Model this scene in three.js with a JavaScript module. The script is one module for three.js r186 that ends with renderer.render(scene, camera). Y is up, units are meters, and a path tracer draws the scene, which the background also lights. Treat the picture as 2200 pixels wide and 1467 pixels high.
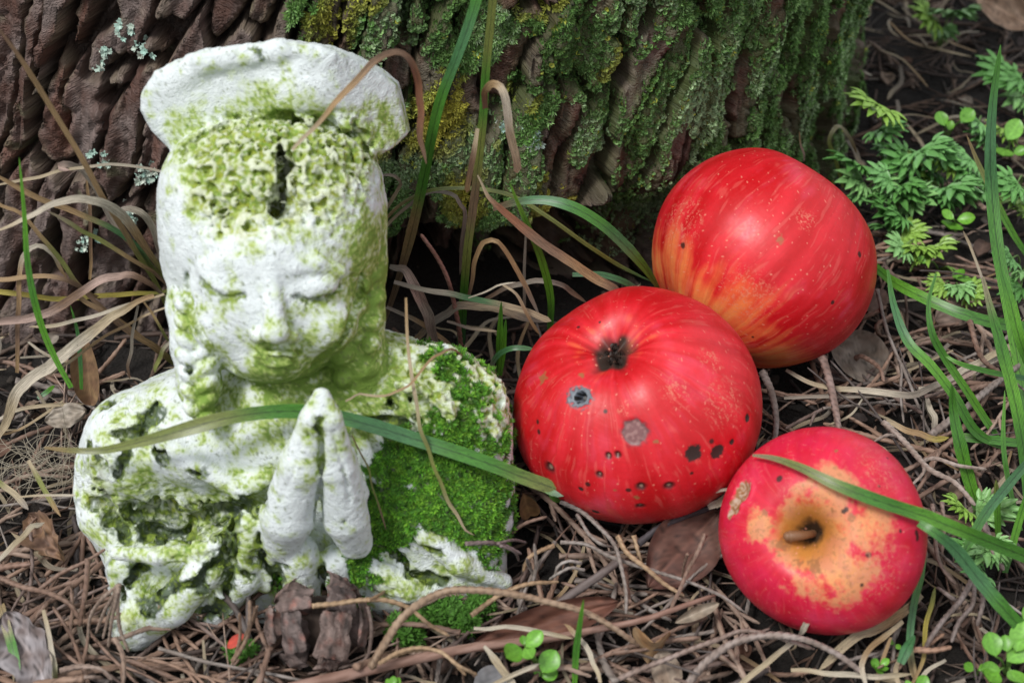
import * as THREE from 'three';
import { mergeGeometries } from 'three/addons/utils/BufferGeometryUtils.js';

// ---------------------------------------------------------------- camera, sky, sun, exposure
const scene = new THREE.Scene();
const FOV = 24, CAM = new THREE.Vector3(0, 0.335, 0.372);
const camera = new THREE.PerspectiveCamera(FOV, 2200 / 1467, 0.02, 120);
camera.position.copy(CAM); camera.lookAt(0, 0, 0);
camera.updateMatrixWorld(true);
camera.focus = 0.455; camera.userData.fStop = 15;
const renderer = new THREE.WebGLRenderer({ antialias: true });
renderer.toneMapping = THREE.LinearToneMapping;
renderer.toneMappingExposure = 1.88;
renderer.shadowMap.enabled = true;

// an even, bright overcast sky: a little brighter overhead than at the horizon, dim ground below
{
  const W = 128, H = 64, d = new Float32Array(W * H * 4);
  for (let j = 0; j < H; j++) for (let i = 0; i < W; i++) {
    const el = ((j + 0.5) / H - 0.5) * Math.PI, s = Math.sin(el), o = (j * W + i) * 4;
    const L = s > 0 ? 0.3 + 0.25 * s : 0.06;
    d[o] = L * 0.97; d[o + 1] = L * 1.0; d[o + 2] = L * 1.04; d[o + 3] = 1;
  }
  const t = new THREE.DataTexture(d, W, H, THREE.RGBAFormat, THREE.FloatType);
  t.mapping = THREE.EquirectangularReflectionMapping; t.magFilter = t.minFilter = THREE.LinearFilter; t.needsUpdate = true;
  scene.background = t; scene.environment = t;
}
const sun = new THREE.DirectionalLight(new THREE.Color(1, 0.975, 0.94), 1.5);
sun.position.set(-1.2, 2.6, 0.95); sun.target.position.set(0, 0, 0);
sun.castShadow = true; sun.shadow.radius = 28;
Object.assign(sun.shadow.camera, { left: -0.6, right: 0.6, top: 0.6, bottom: -0.6, near: 0.1, far: 8 });
sun.shadow.mapSize.set(2048, 2048);
scene.add(sun, sun.target);

// ---------------------------------------------------------------- numbers and noise
function rng(a) { return () => { a |= 0; a = a + 0x6D2B79F5 | 0; let t = Math.imul(a ^ a >>> 15, 1 | a); t = t + Math.imul(t ^ t >>> 7, 61 | t) ^ t; return ((t ^ t >>> 14) >>> 0) / 4294967296; }; }
const clamp = (x, a = 0, b = 1) => x < a ? a : x > b ? b : x;
const sm = (a, b, x) => { x = clamp((x - a) / (b - a)); return x * x * (3 - 2 * x); };
const mix = (a, b, t) => a + (b - a) * t;
const mix3 = (a, b, t) => [mix(a[0], b[0], t), mix(a[1], b[1], t), mix(a[2], b[2], t)];
const V3 = (x, y, z) => new THREE.Vector3(x, y, z);
const perm = new Uint8Array(512);
{ const r = rng(77), p = [...Array(256).keys()]; for (let i = 255; i > 0; i--) { const j = r() * (i + 1) | 0; [p[i], p[j]] = [p[j], p[i]]; } for (let i = 0; i < 512; i++) perm[i] = p[i & 255]; }
const G3 = new Float32Array(256 * 3);
{ const r = rng(5); for (let i = 0; i < 256; i++) { const z = r() * 2 - 1, a = r() * 6.2832, q = Math.sqrt(1 - z * z); G3[i * 3] = q * Math.cos(a); G3[i * 3 + 1] = q * Math.sin(a); G3[i * 3 + 2] = z; } }
function nz(x, y, z) {                                   // gradient noise, about -0.8..0.8
  const X = Math.floor(x), Y = Math.floor(y), Z = Math.floor(z); x -= X; y -= Y; z -= Z;
  const u = x * x * x * (x * (x * 6 - 15) + 10), v = y * y * y * (y * (y * 6 - 15) + 10), w = z * z * z * (z * (z * 6 - 15) + 10);
  const g = (i, j, k, a, b, c) => { const h = perm[perm[perm[(X + i) & 255] + ((Y + j) & 255)] + ((Z + k) & 255)] * 3; return G3[h] * a + G3[h + 1] * b + G3[h + 2] * c; };
  return mix(mix(mix(g(0, 0, 0, x, y, z), g(1, 0, 0, x - 1, y, z), u), mix(g(0, 1, 0, x, y - 1, z), g(1, 1, 0, x - 1, y - 1, z), u), v),
    mix(mix(g(0, 0, 1, x, y, z - 1), g(1, 0, 1, x - 1, y, z - 1), u), mix(g(0, 1, 1, x, y - 1, z - 1), g(1, 1, 1, x - 1, y - 1, z - 1), u), v), w) * 1.5;
}
function fbm(x, y, z, o = 4) { let s = 0, a = 0.5; for (let i = 0; i < o; i++) { s += a * nz(x, y, z); a *= 0.5; x = x * 2.03 + 11.3; y = y * 2.03 + 5.1; z = z * 2.03 + 2.7; } return s; }
const h1 = (a, b = 0, c = 0) => { let h = Math.imul(a | 0, 374761393) + Math.imul(b | 0, 668265263) + Math.imul(c | 0, 2147483647 ^ 0x3c6ef372); h = Math.imul(h ^ h >>> 13, 1274126177); return ((h ^ h >>> 16) >>> 0) / 4294967296; };

// a point of the photograph (2200 x 1467) carried out to a real place: a height, an upright plane, a distance
const T12 = Math.tan(FOV * Math.PI / 360);
function ray(px, py) { return V3((px - 1100) / 1100 * T12 * 2200 / 1467, -(py - 733.5) / 733.5 * T12, -1).transformDirection(camera.matrixWorld); }
const onH = (px, py, h) => { const r = ray(px, py); return CAM.clone().addScaledVector(r, (h - CAM.y) / r.y); };
const onZ = (px, py, z) => { const r = ray(px, py); return CAM.clone().addScaledVector(r, (z - CAM.z) / r.z); };

// ---------------------------------------------------------------- scene helpers
const taken = new Map();
function numbered(n) { const k = taken.get(n) ?? 0; taken.set(n, k + 1); return k ? n + '_' + String(k).padStart(3, '0') : n; }
function put(o, parent) { o.traverse((m) => { if (m.isMesh) { m.castShadow = m.receiveShadow = true; } }); (parent ?? scene).add(o); return o; }
function part(name, g, m, parent, label) { const o = new THREE.Mesh(g, m); o.name = name; if (label) o.userData.label = label; return put(o, parent); }
function tag(o, label, category, group, kind) { o.userData.label = label; o.userData.category = category; if (group) o.userData.group = group; if (kind) o.userData.kind = kind; return o; }
function thing(name, label, category, group) { const o = new THREE.Group(); o.name = numbered(name); scene.add(o); return tag(o, label, category, group); }
function single(name, g, m, label, category, group) { const o = new THREE.Mesh(g, m); o.name = numbered(name); put(o); return tag(o, label, category, group); }
function geo(pos, idx, { nor, col, uv } = {}) {
  const g = new THREE.BufferGeometry();
  g.setAttribute('position', new THREE.BufferAttribute(pos instanceof Float32Array ? pos : new Float32Array(pos), 3));
  g.setIndex(new THREE.BufferAttribute(idx instanceof Uint32Array ? idx : new Uint32Array(idx), 1));
  if (col) g.setAttribute('color', new THREE.BufferAttribute(col instanceof Float32Array ? col : new Float32Array(col), 3));
  if (uv) g.setAttribute('uv', new THREE.BufferAttribute(uv instanceof Float32Array ? uv : new Float32Array(uv), 2));
  if (nor) g.setAttribute('normal', new THREE.BufferAttribute(nor, 3)); else g.computeVertexNormals();
  return g;
}
// cut one surface into pieces that share their seams: ids holds a piece number for each triangle
function pieces(g, ids) {
  const P = g.attributes.position.array, N = g.attributes.normal.array, C = g.attributes.color?.array, U = g.attributes.uv?.array, I = g.index.array, by = new Map();
  for (let t = 0; t < ids.length; t++) { let l = by.get(ids[t]); if (!l) by.set(ids[t], l = []); l.push(t); }
  const out = new Map();
  for (const [id, tris] of by) {
    const at = new Map(), p = [], n = [], c = [], u = [], ix = [];
    for (const t of tris) for (let k = 0; k < 3; k++) {
      const v = I[t * 3 + k]; let m = at.get(v);
      if (m === undefined) { at.set(v, m = p.length / 3); p.push(P[v * 3], P[v * 3 + 1], P[v * 3 + 2]); n.push(N[v * 3], N[v * 3 + 1], N[v * 3 + 2]); if (C) c.push(C[v * 3], C[v * 3 + 1], C[v * 3 + 2]); if (U) u.push(U[v * 2], U[v * 2 + 1]); }
      ix.push(m);
    }
    out.set(id, geo(p, ix, { nor: new Float32Array(n), col: C && c, uv: U && u }));
  }
  return out;
}
// textures: fine grain only
function dataTex(w, h, f, srgb = false) {
  const d = new Uint8Array(w * h * 4);
  for (let j = 0; j < h; j++) for (let i = 0; i < w; i++) { const c = f(i / w, j / h, i, j), o = (j * w + i) * 4; for (let k = 0; k < 3; k++) d[o + k] = clamp(c[k] ?? c[0]) * 255; d[o + 3] = 255; }
  const t = new THREE.DataTexture(d, w, h); t.wrapS = t.wrapT = THREE.RepeatWrapping; t.magFilter = t.minFilter = THREE.LinearFilter;
  if (srgb) t.colorSpace = THREE.SRGBColorSpace; t.needsUpdate = true; return t;
}
const tileN = (x, y, f, s) => { const a = x * 6.28318, b = y * 6.28318, r = f / 6.28318; return fbm(Math.cos(a) * r + s, Math.sin(a) * r + Math.cos(b) * r * 1.7, Math.sin(b) * r + s * 1.3, 4); };
const grainTex = dataTex(512, 512, (x, y) => { const n = tileN(x, y, 46, 3) * 0.55 + tileN(x, y, 14, 9) * 0.4; const pit = sm(0.2, 0.42, tileN(x, y, 34, 21)); return [0.55 + n - pit * 0.5]; });
const bladeTex = dataTex(64, 512, (x, y) => { const v = 0.8 + 0.16 * Math.sin(x * 6.2832 * 9) + 0.6 * tileN(x * 0.4, y, 22, 4) * 0.4 - 0.2 * (Math.abs(x - 0.5) < 0.05 ? 1 : 0) - 0.45 * sm(0.3, 0.42, tileN(x * 0.6, y, 30, 33)); return [v * 0.97 + 0.05 * tileN(x, y, 5, 2), v, v * 0.95]; }, true);
const dryTex = dataTex(64, 512, (x, y, i, j) => { const s = sm(0.34, 0.42, tileN(x * 0.5, y, 60, 14)); const v = (0.84 + 0.1 * Math.sin(x * 6.2832 * 8) + 0.4 * tileN(x, y, 12, 4)) * (1 - 0.75 * s); return [v, v * 0.98, v * 0.95]; }, true);
const M = {
  green: new THREE.MeshStandardMaterial({ vertexColors: true, map: bladeTex, roughness: 0.42, side: THREE.DoubleSide }),
  dry: new THREE.MeshStandardMaterial({ vertexColors: true, map: dryTex, roughness: 0.7, side: THREE.DoubleSide }),
  leaf: new THREE.MeshStandardMaterial({ vertexColors: true, roughness: 0.4, side: THREE.DoubleSide }),
  twig: new THREE.MeshStandardMaterial({ vertexColors: true, roughness: 0.72 }),
  moss: new THREE.MeshStandardMaterial({ vertexColors: true, roughness: 0.75, side: THREE.DoubleSide }),
};

// ---------------------------------------------------------------- the ground: one sheet, fine in the middle
const groundH = (x, z) => {
  const r = Math.hypot(x, z), f = 1 - sm(0.5, 1.5, r);
  return f * (0.006 * fbm(x * 14, 3.1, z * 14, 4) + 0.002 * fbm(x * 90, 7.7, z * 90, 3)) - 0.004 + 0.02 * (1 - f) * nz(x * 0.7, 9, z * 0.7);
};
{
  const line = []; for (let i = -150; i <= 150; i++) { const t = i / 150; line.push(0.42 * t + Math.sign(t) * 40 * Math.abs(t) ** 14); }
  const n = line.length, pos = [], col = [], uv = [], idx = [];
  for (let j = 0; j < n; j++) for (let i = 0; i < n; i++) {
    const x = line[i], z = line[j]; pos.push(x, groundH(x, z), z); uv.push(x / 0.05, z / 0.05);
    const a = 0.5 + fbm(x * 60, 1, z * 60, 4), b = sm(0.1, 0.5, fbm(x * 25, 8, z * 25, 3));
    const c = mix3(mix3([0.006, 0.0045, 0.004], [0.016, 0.012, 0.009], clamp(a)), [0.024, 0.017, 0.013], b); col.push(...c);
  }
  for (let j = 0; j < n - 1; j++) for (let i = 0; i < n - 1; i++) { const a = j * n + i; idx.push(a, a + n, a + 1, a + 1, a + n, a + n + 1); }
  const m = new THREE.MeshStandardMaterial({ vertexColors: true, roughness: 0.95, bumpMap: grainTex, bumpScale: 0.0012 });
  const o = part('ground', geo(pos, idx, { col, uv }), m); o.userData.kind = 'structure'; o.userData.label = 'dark damp soil under the cypress litter'; o.userData.category = 'ground';
}

// ---------------------------------------------------------------- the tree: a leaning trunk whose bark is cut into plates
const planPts = [[-0.36, -0.24], [-0.31, -0.11], [-0.22, -0.035], [-0.13, -0.004], [-0.06, 0.002], [0, -0.008], [0.052, -0.032], [0.09, -0.066], [0.112, -0.11], [0.114, -0.17], [0.08, -0.26], [0, -0.34], [-0.12, -0.39], [-0.27, -0.34]];
const plan = new THREE.CatmullRomCurve3(planPts.map(([x, z]) => V3(x, 0, z)), true, 'centripetal'); plan.arcLengthDivisions = 800;
const PER = plan.getLength(), TC = V3(-0.1, 0, -0.18);
const planLUT = []; for (let i = 0; i <= 2000; i++) planLUT.push(plan.getPointAt((i / 2000) % 1));
const planAt = (s) => { let t = ((s / PER) % 1 + 1) % 1 * 2000; const i = Math.floor(t); t -= i; const a = planLUT[i], b = planLUT[(i + 1) % 2001]; return [mix(a.x, b.x, t), mix(a.z, b.z, t)]; };
function trunkBase(s, h) {
  const [x, z] = planAt(s), hh = Math.max(h, 0);
  let k = 0.87 + 0.13 * Math.exp(-hh / 0.09) - 0.045 * hh;
  const lobes = 0.012 * Math.exp(-hh / 0.1) * Math.sin(s * 26 + 1.2);
  k += lobes;
  const shadeRecess = Math.exp(-(((x - 0.0) / 0.04) ** 2)) * (1 - sm(0.018, 0.046, h)) * (z > -0.1 ? 1 : 0);   // added recess, sunk in so the trunk foot falls dark
  k -= shadeRecess * 0.34;
  const shadeRecess2 = Math.exp(-(((x + 0.1) / 0.05) ** 2)) * (1 - sm(0.0, 0.07, h)) * (z > -0.1 ? 1 : 0);
  k -= shadeRecess2 * 0.1;
  return V3(TC.x + (x - TC.x) * k + 0.2 * hh, h, TC.z + (z - TC.z) * k - 0.04 * hh);
}
function cells(a, b) {                                    // nearest and second nearest of jittered points
  const A = Math.floor(a), B = Math.floor(b); let f1 = 9, f2 = 9, id = 0;
  for (let j = -1; j <= 1; j++) for (let i = -1; i <= 1; i++) {
    const p = A + i, q = B + j, x = p + 0.12 + 0.76 * h1(p, q, 1) + (q & 1) * 0.5, y = q + 0.1 + 0.8 * h1(p, q, 2), d = Math.hypot((x - a), (y - b) * 0.8);
    if (d < f1) { f2 = f1; f1 = d; id = p * 1000 + q; } else if (d < f2) f2 = d;
  }
  return [f1, f2, id];
}
// mossy side of the trunk, by place on the trunk (plan x and height), broken up by noise
function mossAt(x, h, s) {
  const side = sm(-0.08, -0.03, x + 0.15 * h) * (0.72 + 0.28 * sm(-0.02, 0.05, x - 0.03 + 0.45 * (h - 0.04)));
  const low = 0.25 + 0.75 * sm(0.01, 0.06, h + 0.35 * Math.max(0, x - 0.03));
  return side * low;
}
function barkAt(s, h, x) {
  const w1 = nz(s * 38, h * 22, 1.5), w2 = nz(s * 34, h * 26, 8.5), w3 = nz(s * 130, h * 110, 4.2);
  const a = (s - 0.16 * h) / 0.0125 + w1 * 0.55 + w3 * 0.2, b = h / 0.052 + w2 * 0.8 + w3 * 0.16;
  const [f1, f2, id] = cells(a + 60, b + 20), e = f2 - f1 + 0.05 * nz(s * 420, h * 380, 3.3);
  const r = h1(id, 7), r2 = h1(id, 9);
  const plate = sm(0.045, 0.15, e);
  const tl = fbm(s * 105 + r * 9, h * 34 + r2 * 7, 2.2, 4);
  const ter = Math.floor(tl * 7 + r * 4) / 7 + sm(0.75, 1, (tl * 7 + r * 4) % 1 < 0 ? (tl * 7 + r * 4) % 1 + 1 : (tl * 7 + r * 4) % 1) / 7;     // flaking layers
  const tilt = (f1) * (r - 0.5) * 0.004;
  let d = plate * (0.0066 + 0.004 * r2 + 0.006 * ter + tilt) + 0.0011 * fbm(s * 330, h * 80, 6, 3);
  const cr = Math.abs(nz(s * 150 + 3, h * 30 + w3, 5.5)); d -= plate * 0.0018 * (1 - sm(0.0, 0.09, cr));
  const moss = mossAt(x, h, s);
  const mm = moss * sm(-0.2, 0.16, fbm(s * 60, h * 30, 12, 3) + 0.1 * moss);
  d += mm * (0.0012 + 0.0026 * fbm(s * 330, h * 330, 15, 3));
  return { d, plate, e, id, r, r2, tl, mm, moss };
}
function barkColor(q, s, h) {
  const n = fbm(s * 120, h * 70, 31, 4), n2 = fbm(s * 500, h * 420, 3, 3), n3 = fbm(s * 60, h * 24, 41, 3);
  let c = mix3([0.105, 0.05, 0.036], [0.2, 0.15, 0.135], clamp(0.42 + 1.0 * (q.r - 0.5) + n * 1.9));
  c = mix3(c, [0.175, 0.066, 0.04], sm(0.12, 0.4, n3 + 0.25 * (q.r2 - 0.5)) * 0.75);
  c = mix3(c, [0.235, 0.185, 0.125], sm(0.28, 0.1, q.e) * sm(0.06, 0.12, q.e) * sm(-0.1, 0.25, n + 0.1) * 0.8);          // pale torn rims
  c = mix3(c, [0.055, 0.034, 0.025], 1 - q.plate);                                                    // darker in the cracks between plates
  c = mix3(c, [0.17, 0.19, 0.09], sm(0.2, 0.45, fbm(s * 90, h * 90, 51, 3)) * 0.5);
  c = mix3(c, [0.075, 0.075, 0.028], clamp(q.moss * 0.75) * sm(-0.3, 0.2, n));
  c = mix3(c, [0.06, 0.095, 0.02], clamp(q.mm) * 0.9);
  const g = 0.78 * (1 + 0.8 * n2); return [c[0] * g, c[1] * g, c[2] * g];
}
// s where the plan passes the visible front
let sL = 0, sR = 0; { let dl = 9, dr = 9; for (let i = 0; i < 2000; i++) { const p = planLUT[i], a = Math.hypot(p.x + 0.30, p.z + 0.1), b = Math.hypot(p.x - 0.11, p.z + 0.2); if (a < dl) { dl = a; sL = i / 2000 * PER; } if (b < dr) { dr = b; sR = i / 2000 * PER; } } }
const H0 = -0.015, H1 = 0.175;
function trunkGrid(s0, s1, ds, h0, h1_, dh) {
  const ni = Math.ceil((s1 - s0) / ds), nj = Math.ceil((h1_ - h0) / dh), W = ni + 1, n = W * (nj + 1);
  const pos = new Float32Array(n * 3), col = new Float32Array(n * 3), uv = new Float32Array(n * 2), cell = new Int32Array(n);
  for (let j = 0; j <= nj; j++) for (let i = 0; i <= ni; i++) {
    const s = s0 + (s1 - s0) * i / ni, h = h0 + (h1_ - h0) * j / nj, v = j * W + i;
    const p = trunkBase(s, h), [px] = planAt(s), q = barkAt(s, h, px);
    const a = planAt(s - 0.004), b = planAt(s + 0.004), tx = b[0] - a[0], tz = b[1] - a[1], l = Math.hypot(tx, tz), nx = -tz / l, nzz = tx / l;   // outward, level
    const o = nx * (p.x - TC.x) + nzz * (p.z - TC.z) > 0 ? 1 : -1;
    pos[v * 3] = p.x + o * nx * q.d; pos[v * 3 + 1] = p.y + 0.1 * q.d; pos[v * 3 + 2] = p.z + o * nzz * q.d;
    const c = barkColor(q, s, h); col[v * 3] = c[0]; col[v * 3 + 1] = c[1]; col[v * 3 + 2] = c[2];
    uv[v * 2] = s / 0.03; uv[v * 2 + 1] = h / 0.03;
    cell[v] = q.plate > 0.35 ? q.id : -1;
  }
  const idx = new Uint32Array(ni * nj * 6), ids = new Int32Array(ni * nj * 2); let k = 0, t = 0;
  for (let j = 0; j < nj; j++) for (let i = 0; i < ni; i++) { const a = j * W + i; idx[k++] = a; idx[k++] = a + 1; idx[k++] = a + W; idx[k++] = a + 1; idx[k++] = a + W + 1; idx[k++] = a + W; ids[t++] = cell[a]; ids[t++] = cell[a]; }
  // plates that the cracks have cut in two count as two
  const comp = new Int32Array(ni * nj).fill(-2); let cc = 0; const stack = [];
  for (let q0 = 0; q0 < ni * nj; q0++) {
    if (comp[q0] !== -2) continue; const id = ids[q0 * 2]; if (id === -1) { comp[q0] = -1; continue; }
    cc++; comp[q0] = cc; stack.push(q0);
    while (stack.length) { const q = stack.pop(), x = q % ni, y = (q - x) / ni; for (const [dx, dy] of [[1, 0], [-1, 0], [0, 1], [0, -1]]) { const X = x + dx, Y = y + dy; if (X < 0 || Y < 0 || X >= ni || Y >= nj) continue; const m = Y * ni + X; if (comp[m] === -2 && ids[m * 2] === id) { comp[m] = cc; stack.push(m); } } }
  }
  for (let q = 0; q < ni * nj; q++) ids[q * 2] = ids[q * 2 + 1] = comp[q];
  return [geo(pos, idx, { col, uv }), ids];
}
const tree = thing('tree_trunk', 'broad rough tree trunk leaning over the garden statue, mossy on its right side', 'tree');
const barkMat = new THREE.MeshStandardMaterial({ vertexColors: true, roughness: 0.68, bumpMap: grainTex, bumpScale: 0.0007 });
{
  const [g, ids] = trunkGrid(sL, sR, 0.00085, H0, H1, 0.00085);
  const by = pieces(g, ids), count = new Map(); for (const t of ids) count.set(t, (count.get(t) ?? 0) + 1);
  const rest = [];
  for (const [id, pg] of by) { if (id === -1 || count.get(id) < 260) rest.push(pg); else part('bark_plate', pg, barkMat, tree); }
  part('trunk', mergeGeometries(rest), barkMat, tree);
  const upper = trunkGrid(sL, sL + PER, 0.004, H1 - 0.0004, 1.5, 0.006)[0];
  const back = trunkGrid(sR, sL + PER, 0.004, H0, H1, 0.004)[0];
  part('upper_trunk', mergeGeometries([upper, back]), barkMat, tree);
}
// moss and lichen: tiny tufts and lobes standing on the bark
function tuftGeo(seed, leaves, len, wid, spread) {
  const r = rng(seed), pos = [], idx = [], col = [];
  for (let i = 0; i < leaves; i++) {
    const a = i / leaves * 6.283 + r(), t = spread * (0.4 + 0.6 * r()), L = len * (0.6 + 0.6 * r()), w = wid * (0.7 + 0.6 * r()), ca = Math.cos(a), sa = Math.sin(a);
    const o = pos.length / 3, rad = L * Math.sin(t), up = L * Math.cos(t), k = 0.75 + 0.5 * r();
    pos.push(0, 0, 0, ca * rad * 0.55 - sa * w, up * 0.6, sa * rad * 0.55 + ca * w, ca * rad * 0.55 + sa * w, up * 0.6, sa * rad * 0.55 - ca * w, ca * rad, up * 0.92, sa * rad);
    for (let q = 0; q < 4; q++) col.push(k, k, k);
    idx.push(o, o + 1, o + 2, o + 1, o + 3, o + 2);
  }
  return geo(pos, idx, { col });
}
const mossTuft = tuftGeo(3, 9, 0.0023, 0.00028, 1.15), lobeTuft = tuftGeo(8, 6, 0.0013, 0.00055, 1.35);
function scatter(name, g, mat, spots, parent, label) {
  const o = new THREE.InstancedMesh(g, mat, spots.length), m = new THREE.Matrix4(), q = new THREE.Quaternion(), q2 = new THREE.Quaternion(), up = V3(0, 1, 0), c = new THREE.Color();
  spots.forEach(([p, n, s, a, col], i) => { q.setFromUnitVectors(up, n); q2.setFromAxisAngle(up, a); q.multiply(q2); m.compose(p, q, V3(s, s, s)); o.setMatrixAt(i, m); c.setRGB(...col); o.setColorAt(i, c); });
  o.name = parent ? name : numbered(name); o.userData.kind = 'stuff'; if (label) o.userData.label = label; o.castShadow = o.receiveShadow = true; (parent ?? scene).add(o); return o;
}
{
  const r = rng(101), green = [], pale = [];
  const tints = [[0.06, 0.13, 0.02], [0.08, 0.19, 0.035], [0.12, 0.24, 0.06], [0.17, 0.29, 0.1], [0.25, 0.36, 0.18]];
  for (let i = 0; i < 520000; i++) {
    const s = sL + (sR - sL) * r(), h = r() * (H1 - 0.004), [px] = planAt(s); if (px < -0.08) continue;
    if (mossAt(px, h, s) < 0.1) continue; const q = barkAt(s, h, px); const thick = fbm(s * 70, h * 50, 77, 3), yel = fbm(s * 34, h * 34, 97, 3);
    if (q.mm * 1.2 + thick * 0.8 < 0.24 + 0.4 * r()) continue;
    const p = trunkBase(s, h), a = planAt(s - 0.004), b = planAt(s + 0.004), l = Math.hypot(b[0] - a[0], b[1] - a[1]); let nx = -(b[1] - a[1]) / l, nq = (b[0] - a[0]) / l;
    if (nx * (p.x - TC.x) + nq * (p.z - TC.z) < 0) { nx = -nx; nq = -nq; }
    p.x += nx * (q.d - 0.0003); p.z += nq * (q.d - 0.0003);
    const n = V3(nx + (r() - 0.5) * 0.9, 0.5 + (r() - 0.5) * 0.7, nq + (r() - 0.5) * 0.9).normalize();
    let t = tints[Math.floor(clamp((0.5 + fbm(s * 40, h * 40, 61, 3) * 1.5 + (r() - 0.5) * 0.7) * tints.length, 0, 4.99))];
    if (px < 0.02 && yel > 0.05) t = mix3(t, [0.3, 0.28, 0.03], clamp(0.4 + 2 * yel)); else if (r() < 0.012) t = [0.33, 0.36, 0.04];
    const k = 0.62 + 0.95 * r() * r() + 0.3 * clamp(thick * 3), c = [t[0] * k, t[1] * k, t[2] * k], soft = sm(-0.05, 0.12, fbm(s * 26, h * 26, 121, 2) + 0.25 * sm(0.06, 0.1, px));
    (r() < soft ? green : pale).push([p, n, 0.4 + 0.6 * r(), r() * 6.28, c]);
  }
  scatter('moss', mossTuft, M.moss, green, tree, 'green moss grown over the bark');
  scatter('moss_crust', lobeTuft, M.moss, pale, tree, 'pale green crusty moss on the bark ridges');
  // a few mint lichen rosettes on the brown bark
  const lich = [[240, 80], [300, 20], [318, 75], [345, 325], [296, 425], [1060, 220], [1122, 247], [225, 470], [247, 292], [180, 100], [410, 640]];
  const rosette = tuftGeo(21, 14, 0.0026, 0.0007, 1.4);
  for (const [lx, ly] of lich) {
    let best, bd = 1e9; const d = ray(lx, ly);
    for (let s = sL; s < sR; s += 0.003) for (let h = 0; h < H1; h += 0.003) { const p = trunkBase(s, h).sub(CAM); const t = p.dot(d), e = p.lengthSq() - t * t + (t > 0.6 ? 1 : 0); if (e < bd) { bd = e; best = [s, h]; } }
    const nl = 9 + r() * 22; const sp = []; for (let i = 0; i < nl; i++) {
      const s = best[0] + (r() - 0.5) * 0.006 * (0.4 + r()), h = best[1] + (r() - 0.5) * 0.006, [px] = planAt(s), q = barkAt(s, h, px), p = trunkBase(s, h); if (q.plate < 0.3) continue;
      const a = planAt(s - 0.004), b = planAt(s + 0.004), l = Math.hypot(b[0] - a[0], b[1] - a[1]); let nx = -(b[1] - a[1]) / l, nq = (b[0] - a[0]) / l; if (nx * (p.x - TC.x) + nq * (p.z - TC.z) < 0) { nx = -nx; nq = -nq; }
      p.x += nx * q.d; p.z += nq * q.d; sp.push([p, V3(nx, 0.3, nq).normalize(), 0.3 + 0.35 * r(), r() * 6.28, [0.36 + 0.15 * r(), 0.56, 0.48]]);
    }
    if (sp.length > 8) scatter('lichen', rosette, M.moss, sp, tree, 'mint green lichen rosette on the bark');
  }
}

// ---------------------------------------------------------------- the statue: a weathered praying bust, leaning back on the trunk
// its own axes in millimetres: u to the right, v up along its lean, w out of its back
const LEAN = 30 * Math.PI / 180, SO = V3(0, 0, 0.066), SV = V3(0, Math.cos(LEAN), -Math.sin(LEAN)), SW = V3(0, Math.sin(LEAN), Math.cos(LEAN));
const CU = CAM.clone().sub(SO), cam_s = [CU.x * 1000, CU.dot(SV) * 1000, CU.dot(SW) * 1000];
function S(px, py, w) { const d = ray(px, py), du = d.x, dv = d.dot(SV), dw = d.dot(SW), t = (w - cam_s[2]) / dw; return [cam_s[0] + du * t, cam_s[1] + dv * t, w]; }
const sWorld = (p) => V3(p[0] / 1000, 0, 0).add(SO).addScaledVector(SV, p[1] / 1000).addScaledVector(SW, p[2] / 1000);
const MM = 0.121;                                        // millimetres for a pixel's width at the statue
const ops = [];
const PARTS = { body: 0, face: 1, hair: 2, headdress: 3, braidL: 4, braidR: 5, handL: 6, handR: 7 };
const add = (p, k, f, lo, hi, sub = false, lip = 1) => ops.push({ p, k, f, lo, hi, sub, lip });
function box3(pts, r) { const lo = [1e9, 1e9, 1e9], hi = [-1e9, -1e9, -1e9]; for (const q of pts) for (let i = 0; i < 3; i++) { lo[i] = Math.min(lo[i], q[i] - r); hi[i] = Math.max(hi[i], q[i] + r); } return [lo, hi]; }
function ell(p, px, py, w, rx, ry, rw, k, { rot = 0, pow = 2, sub } = {}) {    // rx, ry in pixels of the photograph, rw in mm
  const c = S(px, py, w), a = rx * MM, b = ry * MM, ca = Math.cos(rot), sa = Math.sin(rot), m = Math.min(a, b, rw), R = Math.max(a, b, rw);
  const f = pow === 2 ? (x, y, z) => { x -= c[0]; y -= c[1]; z -= c[2]; const X = (x * ca + y * sa) / a, Y = (y * ca - x * sa) / b, Z = z / rw, k0 = Math.sqrt(X * X + Y * Y + Z * Z), X2 = X / a, Y2 = Y / b, Z2 = Z / rw, k1 = Math.sqrt(X2 * X2 + Y2 * Y2 + Z2 * Z2); return k1 < 1e-6 ? -m : k0 * (k0 - 1) / k1; }
    : (x, y, z) => { const X = Math.abs(x - c[0]) / a, Y = Math.abs(y - c[1]) / b, Z = Math.abs(z - c[2]) / rw; return ((X ** pow + Y ** pow + Z ** pow) ** (1 / pow) - 1) * m; };
  add(p, k, f, ...box3([c], R), sub);
}
function cap(p, pts, k, sub) {                            // chain of tapered capsules: [px, py, w, radius px]
  for (let i = 0; i + 1 < pts.length; i++) {
    const a = S(pts[i][0], pts[i][1], pts[i][2]), b = S(pts[i + 1][0], pts[i + 1][1], pts[i + 1][2]), ra = pts[i][3] * MM, rb = pts[i + 1][3] * MM;
    const d = [b[0] - a[0], b[1] - a[1], b[2] - a[2]], l = d[0] * d[0] + d[1] * d[1] + d[2] * d[2];
    add(p, k, (x, y, z) => { x -= a[0]; y -= a[1]; z -= a[2]; const t = clamp((x * d[0] + y * d[1] + z * d[2]) / l); return Math.hypot(x - d[0] * t, y - d[1] * t, z - d[2] * t) - mix(ra, rb, t); }, ...box3([a, b], Math.max(ra, rb)), sub);
  }
}
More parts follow.
